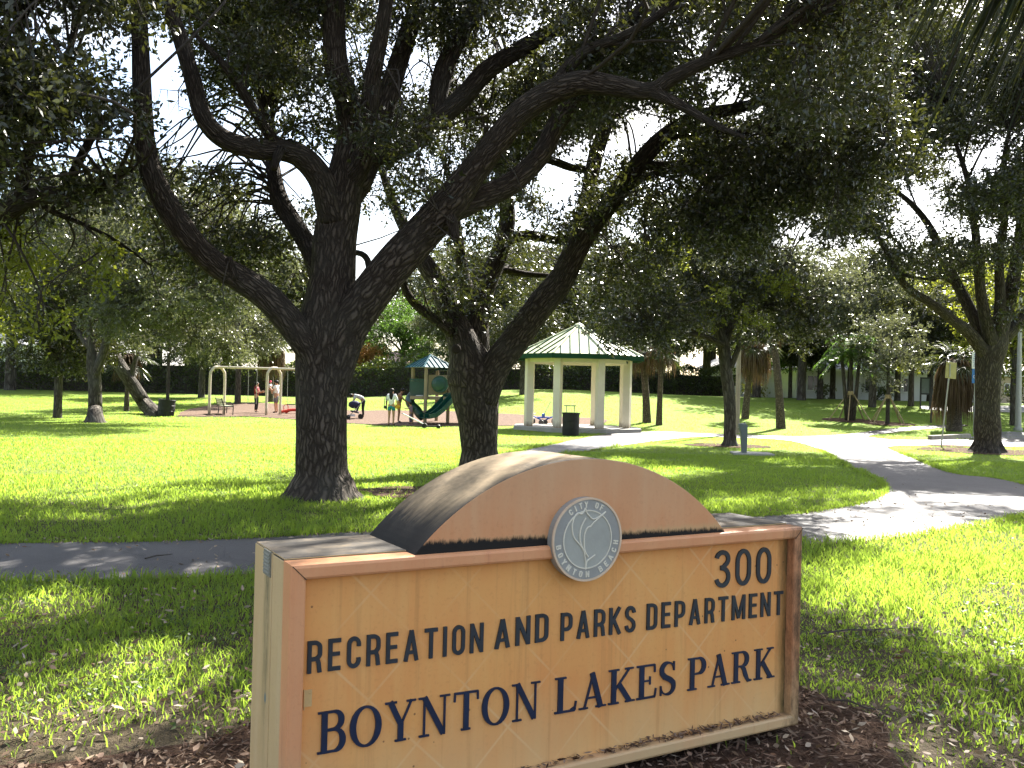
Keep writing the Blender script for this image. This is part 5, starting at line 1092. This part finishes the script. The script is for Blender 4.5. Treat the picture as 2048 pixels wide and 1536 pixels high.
# sign seen from behind on a leaning pole
p = ground(1882, 893); t = empty('road_sign', p, 'yellowed back of a road sign on a leaning steel pole', 'sign'); lx = .30
MB().bar((0, 0, -.05), (lx, 0, 3.25), .05, .035).build('post', M['metal'], t)
MB().prism([(lx-.22, 2.62), (lx+.20, 2.58), (lx+.22, 3.20), (lx-.18, 3.24)], -.035, -.028).build('plate', simple('aged yellow sign back', (.50, .46, .22), .55, .12, 5), t, bevel=.003)
MB().box((lx-.04, -.045, 2.9), (.05, .02, .5)).build('bracket', M['metal'], t)
p = ground(1947, 869); t = empty('parking_sign', p, 'slim accessible parking sign with a white plate above a blue one', 'sign'); MB().bar((0, 0, -.05), (.02, 0, 4.05), .05, .04).build('post', M['metal'], t)
wp = MB().box((.0, -.04, 3.62), (.34, .012, .80)).build('white_plate', M['trim'], t); bp = MB().box((.0, -.04, 2.86), (.30, .012, .70)).build('blue_plate', simple('sign blue', (.03, .16, .42), .4, .05, 3), t)
tx = MB(); [tx.box((random.uniform(-.02, .02), -.048, 3.92-i*.095), (random.uniform(.16, .26), .004, .035)) for i in range(7)]; tx.build('printed_lines', simple('sign print', (.12, .2, .36), .5), wp)
ic = MB(); ic.ell((.0, -.05, 3.08), (.035, .006, .035), 8, 6).tube([(.0, -.05, 3.03), (.0, -.05, 2.9), (.07, -.05, 2.9), (.09, -.05, 2.79)], .016, 6).tube([(.0+.085*cos(a), -.05, 2.83+.085*sin(a)) for a in [R(120+i*25) for i in range(10)]], .013, 6); ic.build('wheelchair_symbol', M['trim'], bp)
def board(px, py, W, H, leg, label, panel):
    p = ground(px, py); t = empty('notice_board', p, label, 'notice board', 'black framed notice boards')
    for sx in (-1, 1): MB().box((sx*W/2, 0, (H+leg)/2), (.08, .08, H+leg)).build('leg', M['blackmetal'], t)
    f = MB(); [f.box((0, 0, z), (W-.08, .07, .1)) for z in (leg+.05, leg+H-.05)]; f.build('frame', M['blackmetal'], t); MB().box((0, .01, leg+H/2), (W-.1, .03, H-.2)).build('panel', panel, t)
board(1875, 846, .72, 1.05, .85, 'black framed notice board with a pale panel beside the palm skirt', simple('pale board', (.2, .2, .19), .5)); board(1850, 818, .62, 1.15, .95, 'black framed notice board with a dark panel set further back by the house', M['greyblue'])
# kerb and painted line by the car park
a, b = ground(1859, 880), ground(1938, 876)
tag(MB().bar(a+Vector((0, 0, .09)), b+Vector((0, 0, .09)), .22, .22).build('kerb', simple('worn kerb concrete', (.33, .29, .23), .85, .3, 6), bevel=.04), kind='structure')
a, b = ground(1996, 886), ground(2200, 890)
tag(MB().bar(a+Vector((0, 0, .03)), b+Vector((0, 0, .03)), .30, .006).build('painted_line', simple('blue parking paint', (.03, .09, .2), .7)), kind='structure')
# bench
p = ground(444, 829); t = empty('park_bench', p, 'dark framed park bench with pale slatted back by the first swing arch', 'bench', rz=R(-62))
for sx in (-.85, .85):
    MB().tube([(sx, -.05, 0), (sx, -.02, .25), (sx, -.06, .44), (sx, .40, .44)], .028, 6).tube([(sx, -.06, .44), (sx, -.2, .85)], .028, 6).tube([(sx, -.14, .66), (sx, .25, .66), (sx, .36, .55), (sx, .40, .44), (sx, .38, 0)], .024, 6).build('leg', M['blackmetal'], t)
s_ = MB(); [s_.box((0, .0+.09*i, .46), (1.7, .075, .03)) for i in range(5)]; s_.build('seat', simple('bench slat', (.28, .3, .2), .6), t)
s_ = MB(); [s_.box((0, -.09-.024*i, .54+.085*i), (1.7, .03, .07), Matrix.Rotation(R(15), 3, 'X')) for i in range(4)]; s_.build('backrest', simple('bench back slat', (.30, .33, .20), .6), t)
# swing set
gA, gB = ground(433, 829), at(547, 825, 53)
gB = at(547, 800, gA.y+.5)
sw = empty('swing_set', gA, 'beige steel swing set with arched ends on the wood chips', 'swing set')
d = Vector((gB.x-gA.x, gB.y-gA.y, 0)); dn_ = d.normalized(); sd = Vector((.28, .30, 0)); Ht = 2.45
for k_ in (0, 1, 2):
    o = d*k_; o.z = zg(gA.x+o.x, gA.y+o.y)-gA.z; pts = [o-sd*1.0, o-sd*1.0+Vector((0, 0, Ht-.55)), o-sd*.82+Vector((0, 0, Ht-.2)), o-sd*.42+Vector((0, 0, Ht-.02)), o+Vector((0, 0, Ht)), o+sd*.42+Vector((0, 0, Ht-.02)), o+sd*.82+Vector((0, 0, Ht-.2)), o+sd*1.0+Vector((0, 0, Ht-.55)), o+sd*1.0]
    MB().tube(crm([tuple(q) for q in pts], 4), .07, 10).build('arch', M['beige'], sw, smooth=True)
MB().tube([Vector((0, 0, Ht)), d*2+Vector((0, 0, Ht+.0))], .065, 10).build('beam', M['beige'], sw)
for s_ in (.62, 1.32, 1.62):
    for o_ in (-.22, .22): MB().tube([d*s_+dn_*o_+Vector((0, 0, Ht-.05)), d*s_+dn_*o_*.95+Vector((0, 0, .62))], .012, 5).build('chain', M['metal'], sw)
    MB().box(d*s_+Vector((0, 0, .6)), (.46, .22, .05), Matrix.Rotation(atan2(d.y, d.x), 3, 'Z')).build('seat', M['black'], sw, bevel=.02)
# red rocker
p = ground(580, 828); t = empty('red_climber', p, 'low red tubular play piece on the chips beside the big trunk', 'play equipment')
MB().tube(crm([(-.55, 0, .08), (-.2, 0, .16), (.1, .05, .22), (.5, .1, .2), (.9, .1, .05)], 5), .075, 8).tube(crm([(-.3, .2, .05), (.1, .25, .24), (.6, .25, .1)], 5), .06, 8).build('body_bar', M['red'], t, smooth=True); MB().tube(crm([(-.32, 0, .15), (-.34, 0, .42), (-.22, 0, .5), (-.12, 0, .42), (-.12, 0, .2)], 4), .02, 6).build('handle', M['red'], t)
# play tower
p = at(872, 838, 43); p.z = zg(p.x, p.y)
pt = empty('play_tower', p, 'play tower with teal roofs, dark green slide and tunnel behind the second oak', 'play equipment'); S = 43/F
def q(px, y, z): return ((px-872)*S, y, z)
x0, x1, x2 = (822-872)*S, (853-872)*S, (895-872)*S; px_posts = [(x0, .35), (x1, -.75), (x2, .1), ((868-872)*S, 1.3), (x2+1.35, .0), (x2+1.2, 1.3)]
for (x, y) in px_posts: MB().tube([(x, y, -.1), (x, y, 2.7)], .085, 10).build('post', M['tanp'], pt)
def proof(c, r, z, h):
    f = MB(); b = [(c[0]+r*sx, c[1]+r*sy, z) for sx, sy in ((-1, .25), (-.15, -1), (1, -.25), (.15, 1))]; f.v += b+[(c[0], c[1], z+h)]; [f.face(((i+1) % 4, i, 4)) for i in range(4)]; f.face((0, 1, 2, 3)); ro = f.build('tower_roof', M['teal'], pt)
    s2 = MB()
    for i in range(4):
        a, b_ = Vector(b[i]), Vector(b[(i+1) % 4]); ap = Vector((c[0], c[1], z+h)); s2.bar(a, ap, .07, .06); dn2 = ap-(a+b_)/2
        for t_ in (-.6, -.3, 0, .3, .6): f_ = a.lerp(b_, .5+t_/2); s2.bar(f_+Vector((0, 0, .015)), f_+dn2*(1-abs(t_))+Vector((0, 0, .015)), .03, .05)
    s2.build('roof_rib', M['teal'], ro)
proof((-.35, .25), 1.25, 2.65, .62); proof((1.05, .55), 1.2, 2.55, .5)
MB().prism([(x0, 1.12), (x2+1.3, 1.12), (x2+1.3, 1.28), (x0, 1.28)], -.65, 1.3).build('deck', M['tanp'], pt)
MB().box(((x0+x1)/2, -.2, 1.25), (abs(x1-x0)*.98, .05, .14), Matrix.Rotation(-.95, 3, 'Z')).build('rail', M['trim'], pt)
pn = MB(); pn.prism([(x1+.08, 1.35), (x2-.05, 1.35), (x2-.05, 2.3), (x1+.08, 2.3)], -.30, -.24); pn.build('side_panel', M['tanp'], pt)
MB().tube([(.18, -.48, 1.86), (.18, .2, 1.86)], .40, 20).build('tunnel', M['green_plastic'], pt); MB().ell((.12, -.50, 1.86), (.33, .05, .33), 16, 8).build('bubble_window', M['green_plastic'], pt)
MB().box((x0+.35, .0, 2.05), (.9, .05, .10)).box((x0+.35, .0, 1.62), (.9, .03, .72)).build('bar_panel', M['green_plastic'], pt)
# double slide, running down to the left and towards the path
sl = MB(); prof = [(0, 1.30), (.28, 1.26), (.62, .95), (1.02, .58), (1.38, .34), (1.75, .28)]; sd0 = Vector((-.80, -.60, 0)); sn = Vector((.60, -.80, 0)); st0 = Vector((.72, -.35, 0))
for lane in (0, 1):
    for off, hh, zz in ((0, .2, .1), (.44, .2, .1)):
        for a, b in zip(prof[:-1], prof[1:]): sl.bar(st0+sd0*a[0]+sn*(lane*.48+off)+Vector((0, 0, a[1]+zz)), st0+sd0*b[0]+sn*(lane*.48+off)+Vector((0, 0, b[1]+zz)), .06, hh)
    for a, b in zip(prof[:-1], prof[1:]): sl.bar(st0+sd0*a[0]+sn*(lane*.48+.22)+Vector((0, 0, a[1])), st0+sd0*b[0]+sn*(lane*.48+.22)+Vector((0, 0, b[1])), .42, .03)
sl.build('slide', M['green_plastic'], pt)
MB().tube(crm([(x0+.05, .4, 1.35), (x0-.12, .3, 1.1), (x0+.0, .0, .85), (x0+.25, .0, .62), (x0+.42, -.1, .42), (x0+.58, -.2, .30)], 5), .22, 12).build('spiral_slide', M['green_plastic'], pt, smooth=True)
# scooter lying at the edge of the chips
p = ground(848, 857); t = empty('push_scooter', p, 'push scooter with a long pale stem lying on the grass edge', 'scooter'); MB().tube([(.05, 0, .16), (-.98, .3, .62)], .024, 8).build('stem', M['trim'], t)
MB().box((.32, .0, .10), (.55, .14, .06), Matrix.Rotation(.15, 3, 'Z')).build('deck', M['blackmetal'], t); MB().tube([(.02, -.1, .12), (.02, .1, .12)], .11, 14).build('wheel', M['black'], t); MB().tube([(.62, -.04, .08), (.62, .06, .1)], .085, 14).build('wheel', M['black'], t); MB().tube([(-.98, .12, .62), (-.98, .5, .62)], .02, 6).build('handlebar', M['black'], t)
# tricycles by the pavilion
M['blue'] = simple('toy blue', (.02, .08, .42), .35, .1, 6); M['orangep'] = simple('toy orange', (.6, .2, .03), .35, .1, 6)
def trike():
    t = empty('toy_tricycle', (0, 0, 0), 'x', 'tricycle', 'toy tricycles by the pavilion')
    for (x, y, r) in ((.34, 0, .19), (-.25, .2, .13), (-.25, -.2, .13)): MB().tube([(x, y-.03, r), (x, y+.03, r)], r, 16).build('wheel', M['blackmetal'], t); 
    MB().tube([(.34, 0, .19), (.26, 0, .42), (-.05, 0, .3), (-.25, 0, .16)], .035, 8).tube([(-.25, -.2, .13), (-.25, .2, .13)], .02, 6).build('frame', M['blue'], t)
    MB().box((-.12, 0, .36), (.26, .22, .06)).box((-.25, 0, .46), (.05, .22, .2)).build('seat', M['blue'], t, bevel=.02); MB().tube([(.24, -.2, .55), (.24, .2, .55)], .018, 6).tube([(.26, 0, .42), (.24, 0, .55)], .02, 6).build('handlebar', M['trim'], t); return t
t1 = trike(); t1.location = ground(1076, 850); t1.rotation_euler = (0, 0, 2.7); t1['label'] = 'blue toy tricycle with white handlebar, left of the two behind the front left pavilion post'
t2 = copy_tree(t1); t2.location = ground(1097, 850); t2.rotation_euler = (0, 0, .3); t2['label'] = 'blue toy tricycle with a push rod, nearer the second pavilion post'
MB().tube([(-.25, 0, .5), (.1, 0, 1.15)], .014, 6).build('push_rod', M['metal'], t2)
# ------------------------------------------------------------------ people
SK = {}
def matc(name, c, r=.75): 
    if name not in SK: SK[name] = simple(name, c, r, .12, 9, .25)
    return SK[name]
def skin(name, verts, edges, rad, mat, parent, root=0, sub=1):
    me = bpy.data.meshes.new(name); me.from_pydata([tuple(v) for v in verts], edges, []); o = bpy.data.objects.new(name, me); col.objects.link(o)
    md = o.modifiers.new('skin', 'SKIN'); md.use_smooth_shade = True
    for i, r in enumerate(rad): me.skin_vertices[0].data[i].radius = (r, r) if not hasattr(r, '__len__') else r
    me.skin_vertices[0].data[root].use_root = True
    if sub: sm_ = o.modifiers.new('sub', 'SUBSURF'); sm_.levels = sub; sm_.render_levels = sub
    me.materials.append(mat); o.parent = parent; return o
J0 = dict(pel=(0, 0, .53), wa=(0, 0, .62), ch=(0, .005, .74), nk=(0, 0, .835), hd=(0, .012, .885), hm=(0, .014, .925), ht=(0, .006, .965),
          sL=(-.10, 0, .80), eL=(-.135, -.015, .635), wL=(-.14, .03, .49), sR=(.10, 0, .80), eR=(.135, -.015, .635), wR=(.14, .03, .49),
          hL=(-.055, 0, .50), kL=(-.06, .012, .28), aL=(-.062, -.01, .045), tL=(-.072, .075, .018), hR=(.055, 0, .50), kR=(.06, .012, .28), aR=(.062, -.01, .045), tR=(.072, .075, .018))
R0 = dict(pel=.078, wa=.066, ch=.075, nk=.031, hd=.045, hm=.05, ht=.04, s=.04, e=.025, w=.017, h=.056, k=.034, a=.022, t=.018)
ED = [('pel', 'wa'), ('wa', 'ch'), ('ch', 'nk'), ('nk', 'hd'), ('hd', 'hm'), ('hm', 'ht'), ('ch', 'sL'), ('sL', 'eL'), ('eL', 'wL'), ('ch', 'sR'), ('sR', 'eR'), ('eR', 'wR'), ('pel', 'hL'), ('hL', 'kL'), ('kL', 'aL'), ('aL', 'tL'), ('pel', 'hR'), ('hR', 'kR'), ('kR', 'aR'), ('aR', 'tR')]
def rr(k): return R0[k] if k in R0 else R0[k[0]]
def person(label, loc, rz, H, pose, skinc, top, topc, bot, botc, hairc, hair='short', sleeve=.55, shoes=(.05, .05, .055), child=False, group='people in the park', name='person'):
    t = empty(name, loc, label, 'person', group, rz); J = {k: Vector(v) for k, v in J0.items()}
    for k, v in pose.items():
        if k != 'face': J[k] = Vector(v)
    if child:
        for k in ('hd', 'hm', 'ht'): J[k] = J['nk']+(J[k]-J['nk'])*1.55
    J = {k: v*H for k, v in J.items()}; N = list(J); ix = {k: i for i, k in enumerate(N)}; V = [J[k] for k in N]; E_ = [(ix[a], ix[b]) for a, b in ED]; RD = [rr(k)*H*(1.25 if child and k in ('hd', 'hm', 'ht') else 1) for k in N]
    fd = (J['hm']-J['nk']); fwd = Vector(pose.get('face', (0, 1, 0))).normalized()
    V.append(J['hm']+fwd*.062*H); E_.append((ix['hm'], len(V)-1)); RD.append(.011*H)                 # nose
    for s in 'LR':                                                                                    # palm, four fingers and a thumb
        w, e = J['w'+s], J['e'+s]; d = (w-e).normalized(); sd_ = d.cross(Vector((0, 1, .2))).normalized(); b0 = len(V); V.append(w+d*.045*H); E_.append((ix['w'+s], b0)); RD.append(.017*H)
        for f_ in range(4):
            V.append(w+d*(.085-.008*abs(f_-1.4))*H+sd_*(f_-1.5)*.0095*H); E_.append((b0, len(V)-1)); RD.append(.0046*H)
            V.append(w+d*(.105-.01*abs(f_-1.4))*H+sd_*(f_-1.5)*.0095*H+Vector((0, .012, 0))*H); E_.append((len(V)-2, len(V)-1)); RD.append(.004*H)
        V.append(w+d*.05*H+sd_*-.026*H+Vector((0, .015, 0))*H); E_.append((ix['w'+s], len(V)-1)); RD.append(.0055*H)
    skin('body', V, E_, RD, skinc, t, ix['pel'])
    def garment(nm, chain, edges, scale, mat):
        n = list(chain); i2 = {k: i for i, k in enumerate(n)}; skin(nm, [chain[k][0] for k in n], [(i2[a], i2[b]) for a, b in edges], [chain[k][1]*H*scale for k in n], mat, t)
    ar = lambda s: J['s'+s].lerp(J['e'+s], sleeve)
    hem = J['pel'].lerp(J['wa'], .1) if top != 'long' else J['pel']+(J['pel']-J['wa'])*.25
    c = dict(pel=(hem, .084), wa=(J['wa'], .072), ch=(J['ch'], .083), nk=(J['ch'].lerp(J['nk'], .72), .04)); ed = [('pel', 'wa'), ('wa', 'ch'), ('ch', 'nk')]
    if top != 'tank':
        for s in 'LR': c['s'+s] = (J['s'+s], .048); c['m'+s] = (ar(s), .038); ed += [('ch', 's'+s), ('s'+s, 'm'+s)]
    garment('shirt', c, ed, 1.05, topc)
    c = dict(wa=(J['pel'].lerp(J['wa'], .45), .074), pel=(J['pel'], .083)); ed = [('wa', 'pel')]
    for s in 'LR':
        c['h'+s] = (J['h'+s], .062); ed.append(('pel', 'h'+s))
        if bot == 'shorts': c['k'+s] = (J['h'+s].lerp(J['k'+s], .55), .052); ed.append(('h'+s, 'k'+s))
        elif bot == 'long_shorts': c['k'+s] = (J['h'+s].lerp(J['k'+s], .95), .05); ed.append(('h'+s, 'k'+s))
        else: c['k'+s] = (J['k'+s], .04); c['a'+s] = (J['a'+s].lerp(J['k'+s], .12), .03); ed += [('h'+s, 'k'+s), ('k'+s, 'a'+s)]
    garment('shorts' if 'shorts' in bot else 'trousers', c, ed, 1.05, botc)
    for s in 'LR':
        a, b = J['a'+s], J['t'+s]; skin('shoe', [a+Vector((0, 0, -.005))*H, a.lerp(b, .5)+Vector((0, 0, -.006))*H, b], [(0, 1), (1, 2)], [.027*H, .026*H, .02*H], matc('shoe', shoes), t)
    ax = (J['ht']-J['nk']).normalized(); hc = J['hm']-fwd*.012*H+ax*.012*H; h_ = MB(); k_ = 1.3 if child else 1; h_.ell(hc, (.058*H*k_, .060*H*k_, .055*H*k_), 12, 8)
    hm_ = h_
    if hair == 'long': hm_.ell(J['nk'].lerp(J['hm'], .2)-fwd*.05*H-Vector((0, 0, .05))*H, (.055*H, .03*H, .14*H), 10, 8)
    if hair == 'tail': hm_.ell(J['hm']-fwd*.075*H-Vector((0, 0, .05))*H, (.028*H, .028*H, .09*H), 8, 7)
    if hair == 'bun': hm_.ell(J['ht']-fwd*.04*H, (.03*H, .03*H, .03*H), 8, 6)
    hm_.build('hair', hairc, t, smooth=True); return t, J
sk1, sk2 = matc('tan skin', (.42, .24, .15), .6), matc('deep skin', (.24, .13, .08), .6); hr = matc('dark hair', (.012, .009, .008), .6)
def gl(px, py): return ground(px, py)
def gy(px, Y): p = at(px, 840, Y); p.z = zg(p.x, p.y)+.02; return p
person('woman in a dark red top and black leggings facing the man by the swings', gl(512, 825), R(-95), 1.68, dict(eL=(-.13, .06, .64), wL=(-.06, .18, .66), eR=(.13, .05, .64), wR=(.05, .18, .68), tL=(-.07, .07, .018)), sk1, 'tee', matc('dark red cloth', (.20, .02, .03)), 'trousers', matc('black leggings', (.015, .014, .016)), hr, 'tail', .35)
pm_, Jm = person('man in a white shirt and grey shorts carrying a child by the swings', gl(552, 826), R(80), 1.80, dict(eL=(-.135, .07, .66), wL=(-.05, .17, .74), eR=(.135, .08, .66), wR=(.05, .18, .70)), sk1, 'tee', matc('white cloth', (.75, .74, .76)), 'long_shorts', matc('grey cloth', (.13, .13, .14)), hr, 'short', .6)
cl_ = pm_.location+Vector((-.36, .05, .84))
person('small child in white with a pink sun hat held by the man', cl_, R(-100), .86, dict(kL=(-.09, .12, .42), aL=(-.09, .14, .22), tL=(-.09, .2, .2), kR=(.09, .12, .42), aR=(.09, .14, .22), tR=(.09, .2, .2), eL=(-.15, .08, .68), wL=(-.08, .2, .68), eR=(.15, .08, .68), wR=(.08, .2, .68)), sk1, 'tee', matc('white cloth', (.75, .74, .76)), 'shorts', matc('white cloth', (.75, .74, .76)), matc('pink hat cloth', (.75, .10, .16)), 'short', .7, (.7, .7, .7), True)
person('person in dark trousers bending forward over a stroller', gl(726, 836), R(100), 1.72, dict(wa=(0, .07, .60), ch=(0, .20, .66), nk=(0, .29, .67), hd=(0, .33, .665), hm=(0, .36, .65), ht=(0, .39, .64), sL=(-.10, .24, .66), sR=(.10, .24, .66), eL=(-.12, .28, .52), wL=(-.10, .36, .42), eR=(.12, .28, .52), wR=(.10, .36, .42), face=(0, .3, -1)), sk2, 'tee', matc('pale grey cloth', (.45, .46, .48)), 'trousers', matc('black leggings', (.015, .014, .016)), hr, 'bun', .9)
pw, Jw = person('woman with long dark hair, white top and teal shorts seen from behind', gl(782, 851), R(-10), 1.70, dict(eR=(.16, .0, .65), wR=(.17, .05, .52), eL=(-.14, .0, .64), wL=(-.15, .04, .5)), sk1, 'long', matc('white cloth', (.75, .74, .76)), 'shorts', matc('teal cloth', (.02, .20, .22)), hr, 'long', 1.05)
pd_, Jd = person('person in a navy tank top and yellow shorts holding out an arm to a child', gy(797, 42.6), R(-80), 1.68, dict(ch=(0, .03, .735), nk=(0, .055, .825), hd=(0, .08, .87), hm=(0, .10, .905), ht=(0, .12, .94), eR=(.10, .12, .66), wR=(.05, .28, .55), face=(0, 1, -.3)), sk2, 'tank', matc('navy cloth', (.02, .024, .05)), 'shorts', matc('mustard cloth', (.55, .30, .03)), hr, 'bun')
person('little child in mauve clothes standing at the slide, hand held by the adult', gy(821, 41.7), R(70), .98, dict(eL=(-.14, .06, .72), wL=(-.10, .2, .74)), sk1, 'long', matc('mauve cloth', (.25, .17, .22)), 'trousers', matc('mauve trousers', (.13, .10, .14)), hr, 'short', .7, child=True)
def bagm(label, loc, s, c, strap):
    t = empty('shoulder_bag', loc, label, 'bag'); MB().ell((0, 0, 0), (s*.5, s*.22, s*.42), 12, 8).build('pouch', c, t, smooth=True); MB().tube([(-s*.35, 0, s*.25), (-s*.2, 0, s*.25+strap*.7), (0, 0, s*.25+strap), (s*.2, 0, s*.25+strap*.7), (s*.35, 0, s*.25)], .014, 6).build('strap', c, t)
bagm('mustard yellow handbag hanging beside the woman in the white top', pw.location+Vector((.27, -.02, .86)), .24, matc('mustard cloth', (.55, .30, .03)), .25); bagm('small black purse hanging at the hip of the woman in the white top', pw.location+Vector((-.27, -.02, .82)), .17, M['black'], .5)
# stroller
p = gl(709, 838); t = empty('stroller', p, 'dark navy baby stroller under the bending person', 'stroller', rz=.2); nv = matc('navy fabric', (.02, .022, .06))
for (x, y, r) in ((-.3, -.2, .1), (-.3, .2, .1), (.3, -.22, .13), (.3, .22, .13)): MB().tube([(x, y-.025, r), (x, y+.025, r)], r, 14).build('wheel', M['black'], t)
for y in (-.22, .22): MB().tube([(-.3, y, .1), (.1, y, .55), (.42, y, .95)], .014, 6).tube([(.3, y, .13), (-.05, y, .6)], .014, 6).build('frame_tube', M['metal'], t)
MB().tube([(.42, -.22, .95), (.46, 0, .98), (.42, .22, .95)], .018, 6).build('handle', M['black'], t); MB().box((.0, 0, .36), (.42, .38, .08), Matrix.Rotation(.2, 3, 'Y')).box((.18, 0, .6), (.08, .38, .5), Matrix.Rotation(.35, 3, 'Y')).build('seat', nv, t, bevel=.03); MB().ell((-.02, 0, .72), (.3, .22, .2), 12, 8).build('canopy', nv, t, smooth=True); MB().box((-.12, .0, .18), (.3, .3, .1)).build('basket', matc('white cloth', (.75, .74, .76)), t)
# ------------------------------------------------------------------ light, sky, render
CLOUD = 5.0
SUN_EL, SUN_AZ = R(42), R(28)          # azimuth measured from the view direction towards the right
w = bpy.data.worlds.new('World'); sc.world = w; w.use_nodes = True; nt = w.node_tree; nt.nodes.clear()
out = nt.nodes.new('ShaderNodeOutputWorld'); bg = nt.nodes.new('ShaderNodeBackground'); sky = nt.nodes.new('ShaderNodeTexSky')
sky.sky_type = 'NISHITA'; sky.sun_disc = False; sky.sun_elevation = SUN_EL; sky.sun_rotation = SUN_AZ; sky.air_density = 1.0; sky.dust_density = 2.0; sky.ozone_density = 1.0
bg.inputs['Strength'].default_value = .082
tcw = nt.nodes.new('ShaderNodeTexCoord'); cn = nt.nodes.new('ShaderNodeTexNoise'); cn.inputs['Scale'].default_value = 2.6; cn.inputs['Detail'].default_value = 7; cn.inputs['Roughness'].default_value = .58
cmap = nt.nodes.new('ShaderNodeMapping'); cmap.inputs['Scale'].default_value = (1, 1, 2.2); nt.links.new(tcw.outputs['Generated'], cmap.inputs[0]); nt.links.new(cmap.outputs[0], cn.inputs['Vector'])
cr_ = nt.nodes.new('ShaderNodeValToRGB'); cr_.color_ramp.elements[0].position = .46; cr_.color_ramp.elements[1].position = .66; nt.links.new(cn.outputs['Fac'], cr_.inputs[0])
mx = nt.nodes.new('ShaderNodeMix'); mx.data_type = 'RGBA'; nt.links.new(cr_.outputs[0], mx.inputs[0]); nt.links.new(sky.outputs[0], mx.inputs[6]); mx.inputs[7].default_value = (CLOUD, CLOUD*.965, CLOUD*.90, 1)
nt.links.new(mx.outputs[2], bg.inputs[0]); nt.links.new(bg.outputs[0], out.inputs[0])
sl_ = bpy.data.lights.new('sun', 'SUN'); sl_.energy = 5.0; sl_.angle = R(.5); sl_.color = (1, .95, .86); so = bpy.data.objects.new('sun', sl_); col.objects.link(so)
sd_ = Vector((sin(SUN_AZ)*cos(SUN_EL), cos(SUN_AZ)*cos(SUN_EL), sin(SUN_EL))); so.rotation_euler = sd_.to_track_quat('Z', 'Y').to_euler(); so.location = sd_*60
sc.view_settings.view_transform = 'Standard'; sc.view_settings.look = 'None'; sc.view_settings.gamma = 1; sc.view_settings.use_curve_mapping = False
sc.view_settings.exposure = 2.22
cy = sc.cycles; cy.max_bounces = 8; cy.diffuse_bounces = 4; cy.glossy_bounces = 2; cy.transmission_bounces = 4; cy.transparent_max_bounces = 4; cy.caustics_reflective = False; cy.caustics_refractive = False
cy.use_adaptive_sampling = True; cy.adaptive_threshold = .015; cy.sample_clamp_indirect = 6; cy.use_denoising = True
